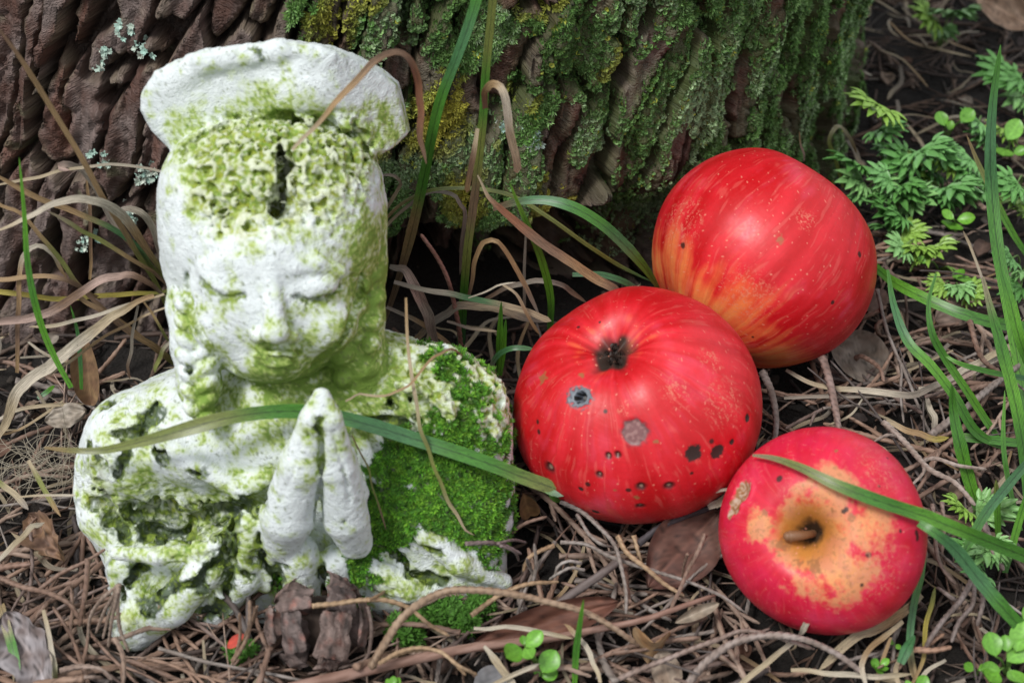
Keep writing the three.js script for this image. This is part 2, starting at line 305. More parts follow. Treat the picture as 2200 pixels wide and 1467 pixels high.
function slab(p, poly, w0, w1, R, k, tilt = 0, wPlane = 25) {       // a rounded slab with the outline given in pixels
  const q = poly.map(([x, y]) => S(x, y, wPlane)), n = q.length, vm = q.reduce((s, a) => s + a[1], 0) / n;
  const f = (x, y, z) => {
    let d = 1e9, s = 1;
    for (let i = 0, j = n - 1; i < n; j = i, i++) {
      const ex = q[j][0] - q[i][0], ey = q[j][1] - q[i][1], wx = x - q[i][0], wy = y - q[i][1], t = clamp((wx * ex + wy * ey) / (ex * ex + ey * ey)), bx = wx - ex * t, by = wy - ey * t;
      d = Math.min(d, bx * bx + by * by);
      const c1 = y >= q[i][1], c2 = y < q[j][1], c3 = ex * wy > ey * wx; if ((c1 && c2 && c3) || (!c1 && !c2 && !c3)) s = -s;
    }
    d = s * Math.sqrt(d); const c = (w0 + w1) / 2 + tilt * (y - vm), e = Math.abs(z - c) - (w1 - w0) / 2, A = d + R, B = e + R;
    return Math.min(Math.max(A, B), 0) + Math.hypot(Math.max(A, 0), Math.max(B, 0)) - R;
  };
  const bb = box3(q.map((a) => [a[0], a[1], 0]), 2); bb[0][2] = w0 - 12; bb[1][2] = w1 + 12; add(p, k, f, ...bb);
}
const B = PARTS;
// body
slab(B.body, [[375, 800], [300, 830], [225, 895], [180, 965], [166, 1040], [185, 1110], [225, 1175], [243, 1215], [236, 1280], [240, 1345], [270, 1390], [330, 1398], [420, 1345], [500, 1320], [600, 1330], [760, 1325], [900, 1300], [1010, 1275], [1090, 1258], [1088, 1180], [1092, 1080], [1102, 1000], [1098, 910], [1060, 820], [980, 760], [880, 738], [820, 720]], 2, 38, 12, 0, 0, 22);
ell(B.body, 600, 930, 28, 210, 130, 19, 5);
ell(B.body, 605, 850, 27, 125, 110, 17, 5);
ell(B.body, 290, 960, 26, 105, 120, 19, 5, { rot: 0.4 });
ell(B.body, 420, 960, 30, 120, 80, 17, 5, { rot: -0.2 });
ell(B.body, 965, 900, 22, 120, 130, 20, 6);
ell(B.body, 930, 1060, 26, 165, 130, 17, 6);
cap(B.body, [[205, 1010, 30, 38], [215, 1110, 32, 40], [260, 1180, 36, 30]], 3);
cap(B.body, [[250, 1188, 46, 15], [340, 1194, 50, 20], [430, 1182, 50, 20], [500, 1158, 50, 18], [545, 1118, 49, 16]], 1.5);   // cuff
cap(B.body, [[262, 1225, 38, 36], [290, 1300, 40, 42], [300, 1345, 42, 48]], 3);
cap(B.body, [[285, 1352, 42, 46], [370, 1300, 47, 42], [440, 1225, 49, 40]], 1.6);
cap(B.body, [[450, 1225, 47, 34], [487, 1130, 50, 30]], 1.2);
cap(B.body, [[455, 1310, 40, 42], [520, 1235, 45, 42], [540, 1120, 49, 38]], 1.2);
cap(B.body, [[590, 1180, 46, 30], [575, 1245, 42, 30]], 1.4);
cap(B.body, [[640, 1190, 46, 44], [645, 1270, 40, 46]], 1.4);
cap(B.body, [[720, 1205, 44, 34], [745, 1290, 38, 36]], 1.4);
cap(B.body, [[775, 1215, 40, 34], [870, 1262, 38, 36], [965, 1278, 34, 26]], 1.4);
cap(B.body, [[860, 1095, 42, 16], [915, 1150, 42, 24], [985, 1210, 40, 26], [1082, 1250, 33, 20]], 1.2);
cap(B.body, [[1000, 1190, 30, 50], [1060, 1120, 28, 40]], 3);
cap(B.body, [[860, 828, 42, 14], [925, 838, 43, 18], [968, 880, 43, 18], [958, 930, 42, 14]], 1.4);                            // scroll of the right sleeve
cap(B.body, [[770, 930, 42, 18], [800, 1010, 42, 16], [850, 1090, 40, 20]], 2);
cap(B.body, [[330, 930, 43, 14], [420, 1000, 46, 20], [520, 1052, 46, 22], [570, 1030, 46, 16]], 2);                            // bodice edge
cap(B.body, [[830, 770, 30, 36], [950, 780, 28, 34], [1050, 850, 26, 38]], 4);
// headdress: a thick scalloped band that stands up behind the head
slab(B.headdress, [[318, 232], [322, 195], [352, 148], [420, 115], [520, 96], [620, 88], [700, 100], [760, 122], [815, 152], [850, 182], [862, 232], [874, 290], [845, 318], [795, 342], [700, 360], [480, 360], [388, 326], [340, 275]], 6, 34, 2.8, 0, 0.14, 22);
cap(B.headdress, [[338, 205, 31, 16], [440, 134, 35, 17], [600, 108, 36, 17], [735, 128, 35, 15]], 3);
ell(B.headdress, 655, 185, 31, 80, 70, 7, 4);
{ const a = S(742, 230, 33), b = S(742, 372, 30); add(0, 0.8, (x, y, z) => Math.max(((34 - 1.05 * (x - a[0])) - z) / 1.45, b[1] - y), [a[0], b[1], 0], [a[0] + 26, a[1] + 40, 60], true); ops[ops.length - 1].cutTint = 0; }
// hair and face
ell(B.hair, 588, 462, 27, 234, 210, 27.5, 0.6, { pow: 2.7 });
cap(B.hair, [[398, 440, 27, 42], [396, 560, 30, 42], [402, 660, 34, 34]], 3);
cap(B.hair, [[778, 440, 27, 44], [782, 560, 30, 40], [776, 640, 32, 38]], 3);
ell(B.face, 586, 612, 35, 190, 204, 25, 0.3);
ell(B.face, 590, 764, 46, 78, 46, 11, 3.5);
ell(B.face, 478, 690, 46, 62, 60, 10, 4);
ell(B.face, 702, 692, 46, 60, 60, 10, 4);
ell(B.face, 588, 520, 42, 130, 80, 18, 6);
cap(B.face, [[580, 575, 58.2, 12], [586, 650, 60.4, 16], [590, 708, 62.2, 25]], 2.2);
ell(B.face, 590, 716, 62.2, 27, 19, 3.4, 1.6);
ell(B.face, 556, 722, 59.6, 17, 14, 2.4, 1.2);
ell(B.face, 624, 723, 59.6, 17, 14, 2.4, 1.2);
ell(B.face, 484, 608, 53.2, 48, 30, 4.4, 2.2, { rot: -0.12 });
ell(B.face, 674, 612, 53.4, 48, 30, 4.4, 2.2, { rot: 0.12 });
cap(B.face, [[438, 575, 53, 14], [490, 562, 56, 15], [540, 575, 57.5, 12]], 2);
cap(B.face, [[628, 575, 57.5, 12], [680, 565, 56, 15], [730, 582, 53, 14]], 2);
ell(B.face, 592, 762, 57.2, 44, 11, 2.2, 1.2);
ell(B.face, 592, 780, 56.4, 36, 9, 2.2, 1.2);
// braids: two rows of lobes
cap(B.braidL, [[388, 570, 38, 28], [394, 660, 41, 34], [412, 740, 43, 42], [428, 830, 44, 44], [430, 896, 45, 16]], 2);
for (let i = 0; i < 7; i++) {
  const t = i / 6, y = 655 + i * 37, g = 1 - 0.35 * Math.abs(t - 0.45) * 1.6;
  ell(B.braidL, 396 + 18 * t, y, 47 + 2 * t, 36 * g, 21 * g, 4.4, 0.35, { rot: -0.75 });
  ell(B.braidL, 442 + 14 * t - 14 * t * t, y + 20, 47 + 2 * t, 36 * g, 21 * g, 4.6, 0.35, { rot: 0.75 });
}
for (const [x, y, r] of [[385, 585, 20], [402, 612, 17], [384, 632, 18], [404, 650, 18]]) ell(B.braidL, x, y, 42, r, r * 1.3, 3, 0.8);
cap(B.braidR, [[792, 580, 30, 30], [775, 680, 34, 46], [772, 780, 34, 56], [775, 850, 34, 30]], 3);
for (const [x, y, r, w] of [[800, 590, 24, 33], [775, 612, 24, 38], [808, 640, 22, 34], [765, 655, 26, 40], [800, 690, 26, 37], [748, 705, 28, 40], [792, 740, 28, 38], [738, 760, 28, 40], [782, 790, 30, 38], [740, 808, 26, 38], [800, 830, 26, 34], [770, 842, 24, 35], [815, 760, 22, 32]]) ell(B.braidR, x, y, w, r, r * 0.9, 4.2, 0.7, { rot: 0.5 });
// hands, palm to palm, fingertips up
cap(B.handL, [[606, 1160, 48, 44], [618, 1105, 55, 56], [648, 1000, 62, 45], [676, 900, 66, 29], [687, 850, 66.5, 15]], 1.5);
cap(B.handR, [[764, 1165, 46, 36], [742, 1110, 53, 48], [722, 1000, 61, 40], [706, 900, 66, 27], [693, 850, 66.5, 15]], 0.5);
cap(B.handL, [[560, 1130, 46, 40], [590, 1190, 44, 26]], 3);
cap(B.handR, [[745, 970, 56, 16], [768, 1060, 50, 24]], 1.5);
const nSolid = ops.length;
function evalOps(list, x, y, z, who) {
  let d = 1e3, id = 0, best = 1e9, X = 0, Y = 0, Z = 0, warped = false;
  for (const o of list) {
    const lo = o.lo, hi = o.hi; if (x < lo[0] - 6 || x > hi[0] + 6 || y < lo[1] - 6 || y > hi[1] + 6 || z < lo[2] - 6 || z > hi[2] + 6) continue;
    if (o.sub) { let e; if ((o.cutTint ?? 1) > 0.65) { if (!warped) { warped = true; X = x + 2.6 * nz(x * 0.17, y * 0.17, z * 0.17) + 1.3 * nz(x * 0.42 + 3, y * 0.42, z * 0.42); Y = y + 2.6 * nz(x * 0.17 + 20, y * 0.17, z * 0.17) + 1.3 * nz(x * 0.42 + 30, y * 0.42, z * 0.42); Z = z + 2.4 * nz(x * 0.25, y * 0.25 + 40, z * 0.25); } e = -o.f(X, Y, Z); } else e = -o.f(x, y, z); const k = o.k, h = Math.max(k - Math.abs(d - e), 0) / k; d = Math.max(d, e) + h * h * k * 0.25; continue; }
    const e = o.f(x, y, z); if (who && e < best) { best = e; id = o.p; }
    if (o.k > 0) { const k = o.k, h = Math.max(k - Math.abs(d - e), 0) / k; d = Math.min(d, e) - h * h * k * 0.25; } else d = Math.min(d, e);
  }
  return who ? id : d;
}
const solid = ops.slice();
function frontW(px, py) { for (let w = 76; w > 4; w -= 0.5) { const p = S(px, py, w); if (evalOps(solid, p[0], p[1], p[2]) < 0) return w + 0.25; } return 20; }
// cuts: creases, pits and broken places found on the surface
const cut = (pts, r, sink, k = 0.8, cutTint) => { const n0 = ops.length, R0 = r * MM, W = pts.map(([x, y]) => frontW(x, y)); for (let s = Math.min(sink, R0 * 0.95); ; s += R0 * 0.8) { const e = Math.min(s, sink); cap(0, pts.map(([x, y, q = 1], i) => [x, y, W[i] + r * q * MM - e, r * q * (1 - 0.25 * (e / Math.max(sink, 1e-3)) * (sink > R0 ? 1 : 0))]), k, true); if (s >= sink) break; } for (let i = n0; i < ops.length; i++) ops[i].cutTint = cutTint ?? (sink > 2.5 ? 1 : 0); };
cut([[432, 600, 0.6], [450, 624], [484, 642], [524, 634, 0.8]], 6, 1.4, 0.5, 0.62);
cut([[634, 636, 0.8], [664, 648], [700, 638], [728, 616, 0.6]], 6, 1.4, 0.5, 0.62);
cut([[546, 756], [574, 768], [610, 769], [640, 756]], 3.5, 0.8, 0.4, 0.5);
cut([[556, 786], [590, 796], [628, 786]], 5, 0.5, 0.8);
cut([[556, 741], [590, 744], [624, 741]], 5, 0.6, 0.8);
cut([[402, 585, 0.3], [402, 625], [416, 680], [446, 740], [498, 794]], 9, 2.6, 0.8, 0.45);
cut([[392, 322, 0.7], [430, 292], [500, 264], [600, 253], [700, 266], [770, 300], [800, 338, 0.7]], 9, 3.5, 1, 0.7);
cut([[774, 585, 0.3], [773, 630], [752, 690], [714, 748], [670, 790]], 9, 2.6, 0.8, 0.45);
cut([[690, 925, 0.5], [690, 990, 0.8], [684, 1060, 0.9], [680, 1112, 1.6]], 7, 2.6, 1, 0.25);
cut([[655, 930], [628, 1020], [600, 1080]], 3, 0.5, 0.6);
cut([[716, 930], [738, 1010], [752, 1080]], 3, 0.5, 0.6);
cut([[682, 898, 0.7], [678, 918], [684, 930, 0.6]], 13, 2.8, 0.6, 0.8);
cut([[300, 915, 0.8], [330, 890], [345, 862, 0.5]], 11, 3);
cut([[258, 985], [270, 950], [300, 920]], 16, 4);
cut([[290, 1105, 0.8], [345, 1098], [420, 1122], [490, 1098], [570, 1072, 0.6]], 33, 6.5, 1.2);
cut([[320, 1140], [400, 1150], [470, 1122]], 20, 9, 1.2);
cut([[225, 1060, 0.7], [240, 1110], [262, 1150, 0.7]], 15, 4, 1);
cut([[300, 1215, 0.6], [280, 1250]], 14, 5, 1);
cut([[560, 1150, 0.6], [575, 1210], [590, 1240, 0.6]], 9, 4, 0.8);
cut([[478, 1160], [470, 1200], [430, 1250, 0.9], [380, 1262, 0.9]], 14, 6);
cut([[375, 1250], [345, 1280], [315, 1300]], 22, 5.5, 1);
cut([[478, 1290], [490, 1240], [503, 1170], [508, 1110]], 8, 4.5);
cut([[440, 1330], [480, 1300]], 12, 5);
cut([[600, 1225], [598, 1270]], 13, 5, 1);
cut([[690, 1215], [700, 1280]], 9, 4);
cut([[604, 318, 0.7], [613, 350], [606, 385, 1.1], [598, 405, 1.4], [602, 432, 1.3], [588, 462, 0.8]], 10, 15, 0.6);
cut([[600, 452], [640, 448, 0.8]], 8, 3);
cut([[820, 1150], [890, 1230], [960, 1245]], 9, 3);
cut([[800, 905], [880, 935], [940, 960]], 12, 3, 1.5);
const pits = [[232, 872, 17, 4], [262, 930, 18, 4], [352, 978, 24, 5], [432, 1017, 20, 5], [214, 985, 14, 4], [190, 965, 10, 3], [212, 1030, 13, 4], [245, 1010, 14, 4], [500, 1200, 18, 5], [520, 1228, 15, 4], [495, 1260, 14, 3], [385, 1275, 14, 3], [545, 1190, 14, 3], [890, 858, 14, 3], [905, 905, 13, 3], [838, 868, 12, 3], [870, 1205, 14, 3], [845, 1190, 11, 3], [475, 465, 9, 3], [700, 310, 8, 3], [760, 590, 7, 2], [545, 110, 6, 1.5], [848, 165, 10, 2], [250, 1130, 16, 5], [205, 1085, 14, 4], [265, 1270, 13, 4], [240, 1300, 11, 3], [930, 1180, 12, 3], [740, 1115, 6, 1.5], [405, 805, 8, 1.5]];
for (const [x, y, r, d] of pits) { const w = frontW(x, y); ell(0, x, y, w - d * 0.35, r * 0.8, r * 0.75, d * 0.8, 0.7, { sub: true, rot: x }); }
// where the cast has crumbled to a sponge, and where algae and moss have settled (u, v in mm, radius in mm)
const spot = (px, py, r, a) => { const p = S(px, py, 40); return [p[0], p[1], r * MM, a]; };
const sponge = [[500, 330, 80, 1.2], [640, 310, 90, 1.3], [730, 340, 70, 1], [490, 400, 60, 1], [560, 400, 70, 1.2], [690, 420, 70, 0.7], [530, 450, 50, 0.9], [330, 1100, 70, 0.5], [430, 1115, 70, 0.5], [205, 1080, 55, 0.6], [280, 1310, 60, 0.5], [210, 1000, 40, 0.5], [1000, 820, 90, 0.8], [900, 780, 70, 0.7], [1060, 920, 70, 0.7], [960, 990, 150, 0.4], [850, 1250, 80, 0.3], [260, 930, 60, 0.4]].map((a) => spot(...a));
const algae = [[560, 330, 130, 0.75], [500, 400, 90, 0.7], [730, 340, 90, 0.65], [800, 480, 60, 0.55], [800, 600, 80, 0.7], [780, 740, 110, 0.8], [600, 850, 130, 1.0], [720, 850, 110, 1.1], [800, 520, 60, 0.6], [810, 640, 60, 0.6], [600, 700, 60, 0.2], [590, 720, 36, 0.4], [590, 790, 60, 0.45], [500, 640, 50, 0.35], [655, 640, 40, 0.45], [400, 640, 50, 0.45], [430, 700, 60, 0.4], [450, 830, 60, 0.4], [480, 850, 60, 0.5], [590, 960, 80, 0.3], [600, 1070, 60, 0.4], [550, 1060, 80, 0.4], [400, 1100, 150, 1], [230, 1100, 100, 1], [300, 1320, 110, 0.9], [260, 960, 90, 0.6], [330, 880, 70, 0.5], [500, 1200, 110, 0.7], [620, 1250, 110, 0.6], [860, 870, 120, 0.65], [960, 930, 160, 0.7], [900, 1230, 140, 0.55], [1030, 860, 120, 0.8], [740, 1050, 40, 0.3], [430, 205, 80, 0.25], [600, 240, 110, 0.35], [825, 270, 80, 1.0], [1000, 1230, 90, 0.6], [850, 1250, 90, 0.6], [380, 290, 70, 0.5], [600, 265, 60, 0.75], [720, 1130, 60, 0.3], [660, 1190, 60, 0.3], [600, 560, 90, 0.15], [700, 450, 100, 0.2]].map((a) => spot(...a));
const mossy = [[950, 830, 90, 1], [985, 900, 60, 0.9], [1000, 960, 70, 0.8], [900, 1010, 90, 1], [1000, 1050, 110, 1], [860, 1070, 90, 1], [820, 1130, 70, 1], [1060, 1100, 70, 0.9], [780, 1170, 40, 0.9], [1050, 1200, 50, 1], [1000, 1150, 60, 0.8], [760, 1230, 50, 0.9], [950, 1290, 40, 0.8], [600, 1230, 30, 0.7], [860, 990, 60, 0.8], [930, 1100, 70, 0.9], [850, 1150, 50, 0.9]].map((a) => spot(...a));
const bareMoss = [[945, 1170, 40, 1.2], [910, 1140, 36, 1.2], [1000, 1225, 36, 1.2], [965, 880, 26, 1], [935, 845, 22, 1], [860, 860, 60, 1], [880, 1040, 20, 1]].map((a) => spot(...a));
const sum = (L, u, v) => { let s = 0; for (const [a, b, r, k] of L) { const d = ((u - a) * (u - a) + (v - b) * (v - b)) / (r * r); if (d < 5) s += k * Math.exp(-d * 1.1); } return s; };
// rough surface on top of the solid
function rough(x, y, z) {
  const sp = clamp(sum(sponge, x, y), 0, 1.2) * (1 - sm(vHair, vHair + 3, y));
  let r = 0.16 * fbm(x * 0.55, y * 0.55, z * 0.55, 3) * 2;
  if (z > 4 && sp > 0.05) { const n = nz(x * 0.42, y * 0.42, z * 0.42), n2 = nz(x * 0.2 + 9, y * 0.2, z * 0.2), n3 = nz(x * 0.78, y * 0.78 + 4, z * 0.78); r += sp * (2.8 * Math.max(0, n + 0.08) + 1.6 * Math.max(0, n2 - 0.05) + 2.4 * Math.max(0, n3 - 0.02)); }
  const top = S0top(y); if (top > 0) r += top * 0.5 * nz(x * 0.5, y * 0.5, z * 0.5);
  return r;
}
const vTop = S(600, 150, 30)[1], vHair = S(600, 258, 44)[1]; const S0top = (v) => sm(vTop - 4, vTop + 5, v);
const statue = thing('praying_statue', 'weathered white praying angel bust, green with algae and moss, leaning on the trunk', 'statue');
const statueMoss = [];
{
  const CELL = 0.56, lo = [1e9, 1e9, 1e9], hi = [-1e9, -1e9, -1e9];
  for (const o of solid) for (let i = 0; i < 3; i++) { lo[i] = Math.min(lo[i], o.lo[i] - 3); hi[i] = Math.max(hi[i], o.hi[i] + 3); }
  lo[2] = Math.max(lo[2], -3);
  const BL = 12, nb = [0, 1, 2].map((i) => Math.ceil((hi[i] - lo[i]) / CELL / BL)), N = nb.map((b) => b * BL + 1), F = new Float32Array(N[0] * N[1] * N[2]).fill(5);
  const sy = N[0], sz = N[0] * N[1], half = BL * CELL / 2, diag = half * 1.74;
  for (let bz = 0; bz < nb[2]; bz++) for (let by = 0; by < nb[1]; by++) for (let bx = 0; bx < nb[0]; bx++) {
    const c = [bx, by, bz].map((b, i) => lo[i] + (b + 0.5) * BL * CELL);
    const near = ops.filter((o) => { for (let i = 0; i < 3; i++) if (o.lo[i] > c[i] + half + 2.5 || o.hi[i] < c[i] - half - 2.5) return false; return true; });
    const e = near.some((o) => !o.sub) ? 0 : 1; let fill = null;
    if (e) fill = 5; else { const d = evalOps(near, c[0], c[1], c[2]); if (d > diag + 6) fill = 5; else if (d < -diag - 9) fill = -5; }
    const x0 = bx * BL, y0 = by * BL, z0 = bz * BL, ex = bx === nb[0] - 1 ? 1 : 0, ey = by === nb[1] - 1 ? 1 : 0, ez = bz === nb[2] - 1 ? 1 : 0;
    for (let k = 0; k < BL + ez; k++) for (let j = 0; j < BL + ey; j++) for (let i = 0; i < BL + ex; i++) {
      const at = (z0 + k) * sz + (y0 + j) * sy + x0 + i; if (fill !== null) { F[at] = fill; continue; }
      const x = lo[0] + (x0 + i) * CELL, y = lo[1] + (y0 + j) * CELL, z = lo[2] + (z0 + k) * CELL; let d = evalOps(near, x, y, z);
      if (d > -6.5 && d < 1.2) d += rough(x, y, z);
      F[at] = Math.max(d, 0.2 - z);
    }
  }
  // surface nets
  const vert = new Int32Array(F.length).fill(-1), P = [], I = [];
  const E = [[0, 0, 0, 1, 0, 0], [0, 1, 0, 1, 1, 0], [0, 0, 1, 1, 0, 1], [0, 1, 1, 1, 1, 1], [0, 0, 0, 0, 1, 0], [1, 0, 0, 1, 1, 0], [0, 0, 1, 0, 1, 1], [1, 0, 1, 1, 1, 1], [0, 0, 0, 0, 0, 1], [1, 0, 0, 1, 0, 1], [0, 1, 0, 0, 1, 1], [1, 1, 0, 1, 1, 1]].map((e) => [...e, e[0] + e[1] * sy + e[2] * sz, e[3] + e[4] * sy + e[5] * sz]);
  for (let k = 0; k < N[2] - 1; k++) for (let j = 0; j < N[1] - 1; j++) for (let i = 0; i < N[0] - 1; i++) {
    const at = k * sz + j * sy + i, s0 = F[at] < 0;
    if (s0 === F[at + 1] < 0 && s0 === F[at + sy] < 0 && s0 === F[at + sz] < 0 && s0 === F[at + 1 + sy] < 0 && s0 === F[at + 1 + sz] < 0 && s0 === F[at + sy + sz] < 0 && s0 === F[at + 1 + sy + sz] < 0) continue;
    let x = 0, y = 0, z = 0, c = 0;
    for (const e of E) { const a = F[at + e[6]], b = F[at + e[7]]; if (a < 0 !== b < 0) { const t = a / (a - b); x += e[0] + (e[3] - e[0]) * t; y += e[1] + (e[4] - e[1]) * t; z += e[2] + (e[5] - e[2]) * t; c++; } }
    vert[at] = P.length / 3; P.push(lo[0] + (i + x / c) * CELL, lo[1] + (j + y / c) * CELL, lo[2] + (k + z / c) * CELL);
  }
  const quad = (a, b, c, d, flip) => { if (a < 0 || b < 0 || c < 0 || d < 0) return; flip ? I.push(a, c, b, b, c, d) : I.push(a, b, c, b, d, c); };
  for (let k = 1; k < N[2] - 1; k++) for (let j = 1; j < N[1] - 1; j++) for (let i = 1; i < N[0] - 1; i++) {
    const at = k * sz + j * sy + i, s = F[at] < 0;
    if (s !== F[at + 1] < 0) quad(vert[at - sy - sz], vert[at - sz], vert[at - sy], vert[at], !s);
    if (s !== F[at + sy] < 0) quad(vert[at - 1 - sz], vert[at - sz], vert[at - 1], vert[at], s);
    if (s !== F[at + sz] < 0) quad(vert[at - 1 - sy], vert[at - sy], vert[at - 1], vert[at], !s);
  }
  const n = P.length / 3, col = new Float32Array(n * 3), uv = new Float32Array(n * 2), who = new Int8Array(n), pos = new Float32Array(n * 3);
  const g0 = geo(P, I), Nn = g0.attributes.normal.array, rr = rng(404);
  for (let v = 0; v < n; v++) {
    const x = P[v * 3], y = P[v * 3 + 1], z = P[v * 3 + 2];
    uv[v * 2] = x / 22; uv[v * 2 + 1] = (y + z * 0.35) / 22;
    who[v] = evalOps(solid, x, y, z, true);
    // colour: chalky cast, stained by algae that settle in patches with ragged edges; cuts and pits coloured darker green
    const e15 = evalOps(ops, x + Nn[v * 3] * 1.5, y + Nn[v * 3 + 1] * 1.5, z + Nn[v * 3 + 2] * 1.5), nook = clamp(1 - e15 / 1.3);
    let hole = 0; for (let k = nSolid; k < ops.length; k++) { const o = ops[k]; if (o.sub && x > o.lo[0] - 3 && x < o.hi[0] + 3 && y > o.lo[1] - 3 && y < o.hi[1] + 3 && z > o.lo[2] - 3 && z < o.hi[2] + 3) { const wp = (o.cutTint ?? 1) > 0.65, r = wp ? o.f(x + 2.6 * nz(x * 0.17, y * 0.17, z * 0.17) + 1.3 * nz(x * 0.42 + 3, y * 0.42, z * 0.42), y + 2.6 * nz(x * 0.17 + 20, y * 0.17, z * 0.17) + 1.3 * nz(x * 0.42 + 30, y * 0.42, z * 0.42), z + 2.4 * nz(x * 0.25, y * 0.25 + 40, z * 0.25)) : o.f(x, y, z); if (r < 1.3) hole = Math.max(hole, (o.cutTint ?? 0.8) * clamp(1.15 - 0.65 * Math.max(0, r))); } }
    const hand = who[v] >= 6, face = who[v] === 1 || who[v] === 3;
    const f = fbm(x * 0.22, y * 0.22, z * 0.22, 4), g = fbm(x * 0.9, y * 0.9, z * 0.9, 3), sp = nz(x * 1.5, y * 1.5, z * 1.5);
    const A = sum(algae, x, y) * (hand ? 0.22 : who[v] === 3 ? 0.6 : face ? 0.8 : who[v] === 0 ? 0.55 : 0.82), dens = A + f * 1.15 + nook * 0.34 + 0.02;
    let c = mix3([0.71, 0.765, 0.77], [0.63, 0.69, 0.7], sm(-0.3, 0.4, f));
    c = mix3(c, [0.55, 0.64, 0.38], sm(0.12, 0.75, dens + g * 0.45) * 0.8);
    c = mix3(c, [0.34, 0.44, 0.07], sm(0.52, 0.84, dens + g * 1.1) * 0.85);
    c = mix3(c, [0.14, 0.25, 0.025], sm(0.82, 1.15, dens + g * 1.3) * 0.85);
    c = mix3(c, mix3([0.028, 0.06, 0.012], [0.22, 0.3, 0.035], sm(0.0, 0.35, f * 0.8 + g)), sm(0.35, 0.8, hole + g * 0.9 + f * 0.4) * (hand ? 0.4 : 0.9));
    c = mix3(c, [0.12, 0.15, 0.05], sm(0.42, 0.56, sp * 0.6 + nz(x * 0.8 + 7, y * 0.8, z * 0.8) * 0.6 + 0.1 * A) * 0.7);
    const S_ = who[v] === 3 ? 0 : sum(sponge, x, y); c = mix3(c, [0.36, 0.37, 0.03], sm(0.5, 0.9, S_ + f) * sm(0.1, 0.4, A) * sm(-0.15, 0.25, g) * 0.6);
    if (S_ > 0.3) c = mix3(c, [0.66, 0.7, 0.55], sm(0.02, -0.22, nz(x * 0.42, y * 0.42, z * 0.42) * 0.6 + nz(x * 0.78, y * 0.78 + 4, z * 0.78) * 0.7) * 0.75 * clamp(S_));
    const mo = who[v] === 0 ? sum(mossy, x, y) - 1.3 * sum(bareMoss, x, y) : 0, ms = sm(0.6, 0.8, mo * 0.78 + f * 1.9 + g * 0.8) * sm(0.1, 0.35, mo);
    if (z > 8) c = mix3(c, [0.06, 0.1, 0.02], ms * 0.9);
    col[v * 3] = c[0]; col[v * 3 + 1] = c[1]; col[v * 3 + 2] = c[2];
    const wp = sWorld([x, y, z]); pos[v * 3] = wp.x; pos[v * 3 + 1] = wp.y; pos[v * 3 + 2] = wp.z;
    if (z > 10 && Nn[v * 3 + 2] > 0.05 && ms > 0.45 && rr() < 0.42) statueMoss.push([v, ms]);
  }
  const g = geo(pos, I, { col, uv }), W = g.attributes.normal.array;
  const ids = new Int8Array(I.length / 3); for (let t = 0; t < ids.length; t++) ids[t] = who[I[t * 3]];
  const mat = new THREE.MeshStandardMaterial({ vertexColors: true, roughness: 0.78, bumpMap: grainTex, bumpScale: 0.00035 });
  const names = ['robed_body', 'face', 'hair', 'headdress', 'braid', 'braid', 'hand', 'hand'];
  const labels = ['robed shoulders and sleeves, pitted, mossy on one side', 'face with closed eyes', 'hair crumbled to a green sponge', 'thick pale scalloped headdress'];
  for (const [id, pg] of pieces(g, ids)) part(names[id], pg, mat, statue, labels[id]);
  const tints = [[0.07, 0.23, 0.012], [0.11, 0.3, 0.015], [0.05, 0.16, 0.012], [0.14, 0.31, 0.02]];
  const spots = statueMoss.map(([v, ms]) => { const t = tints[rr() * 4 | 0], k = 0.45 + 0.9 * rr(); return [V3(pos[v * 3], pos[v * 3 + 1], pos[v * 3 + 2]), V3(W[v * 3] + (rr() - 0.5) * 0.8, W[v * 3 + 1] + 0.5 + (rr() - 0.5) * 0.6, W[v * 3 + 2] + (rr() - 0.5) * 0.8).normalize(), 0.4 + 0.45 * rr(), rr() * 6.28, [t[0] * k, t[1] * k, t[2] * k]]; });
  scatter('moss', mossTuft, M.moss, spots, statue, 'bright green moss cushion on the statue');
}

// ---------------------------------------------------------------- three windfall apples
// shape: a unit direction from the core (y towards the stem) gives a point of the skin
function applePoint(d, A) {
  const q = Math.sqrt(d.x * d.x + d.z * d.z), a = Math.atan2(d.z, d.x);
  const rib = 1 + 0.022 * Math.cos(5 * a + A.turn) * sm(-0.2, -0.95, d.y) + 0.012 * Math.cos(3 * a + 1 + A.turn) + 0.01 * Math.cos(2 * a + A.turn * 2);
  let r = A.R * rib * (1 - 0.035 * d.y * d.y + 0.05 * Math.exp(-((q - 0.6) ** 2) * 6) * (0.5 + 0.5 * sm(-0.5, 0.5, d.y)));
  let y = d.y * r * A.tall, x = d.x * r, z = d.z * r;
  const narrow = d.y < 0 ? 1 - 0.08 * d.y * d.y : 1; x *= narrow; z *= narrow;
  if (d.y > 0) y -= A.R * A.stemDip * Math.exp(-((q / A.stemWide) ** 2)) ; else y += A.R * A.eyeDip * Math.exp(-((q / 0.3) ** 2)) * (1 + 0.25 * Math.cos(5 * a + A.turn));
  return V3(x, y, z);
}
const skinTex = [];
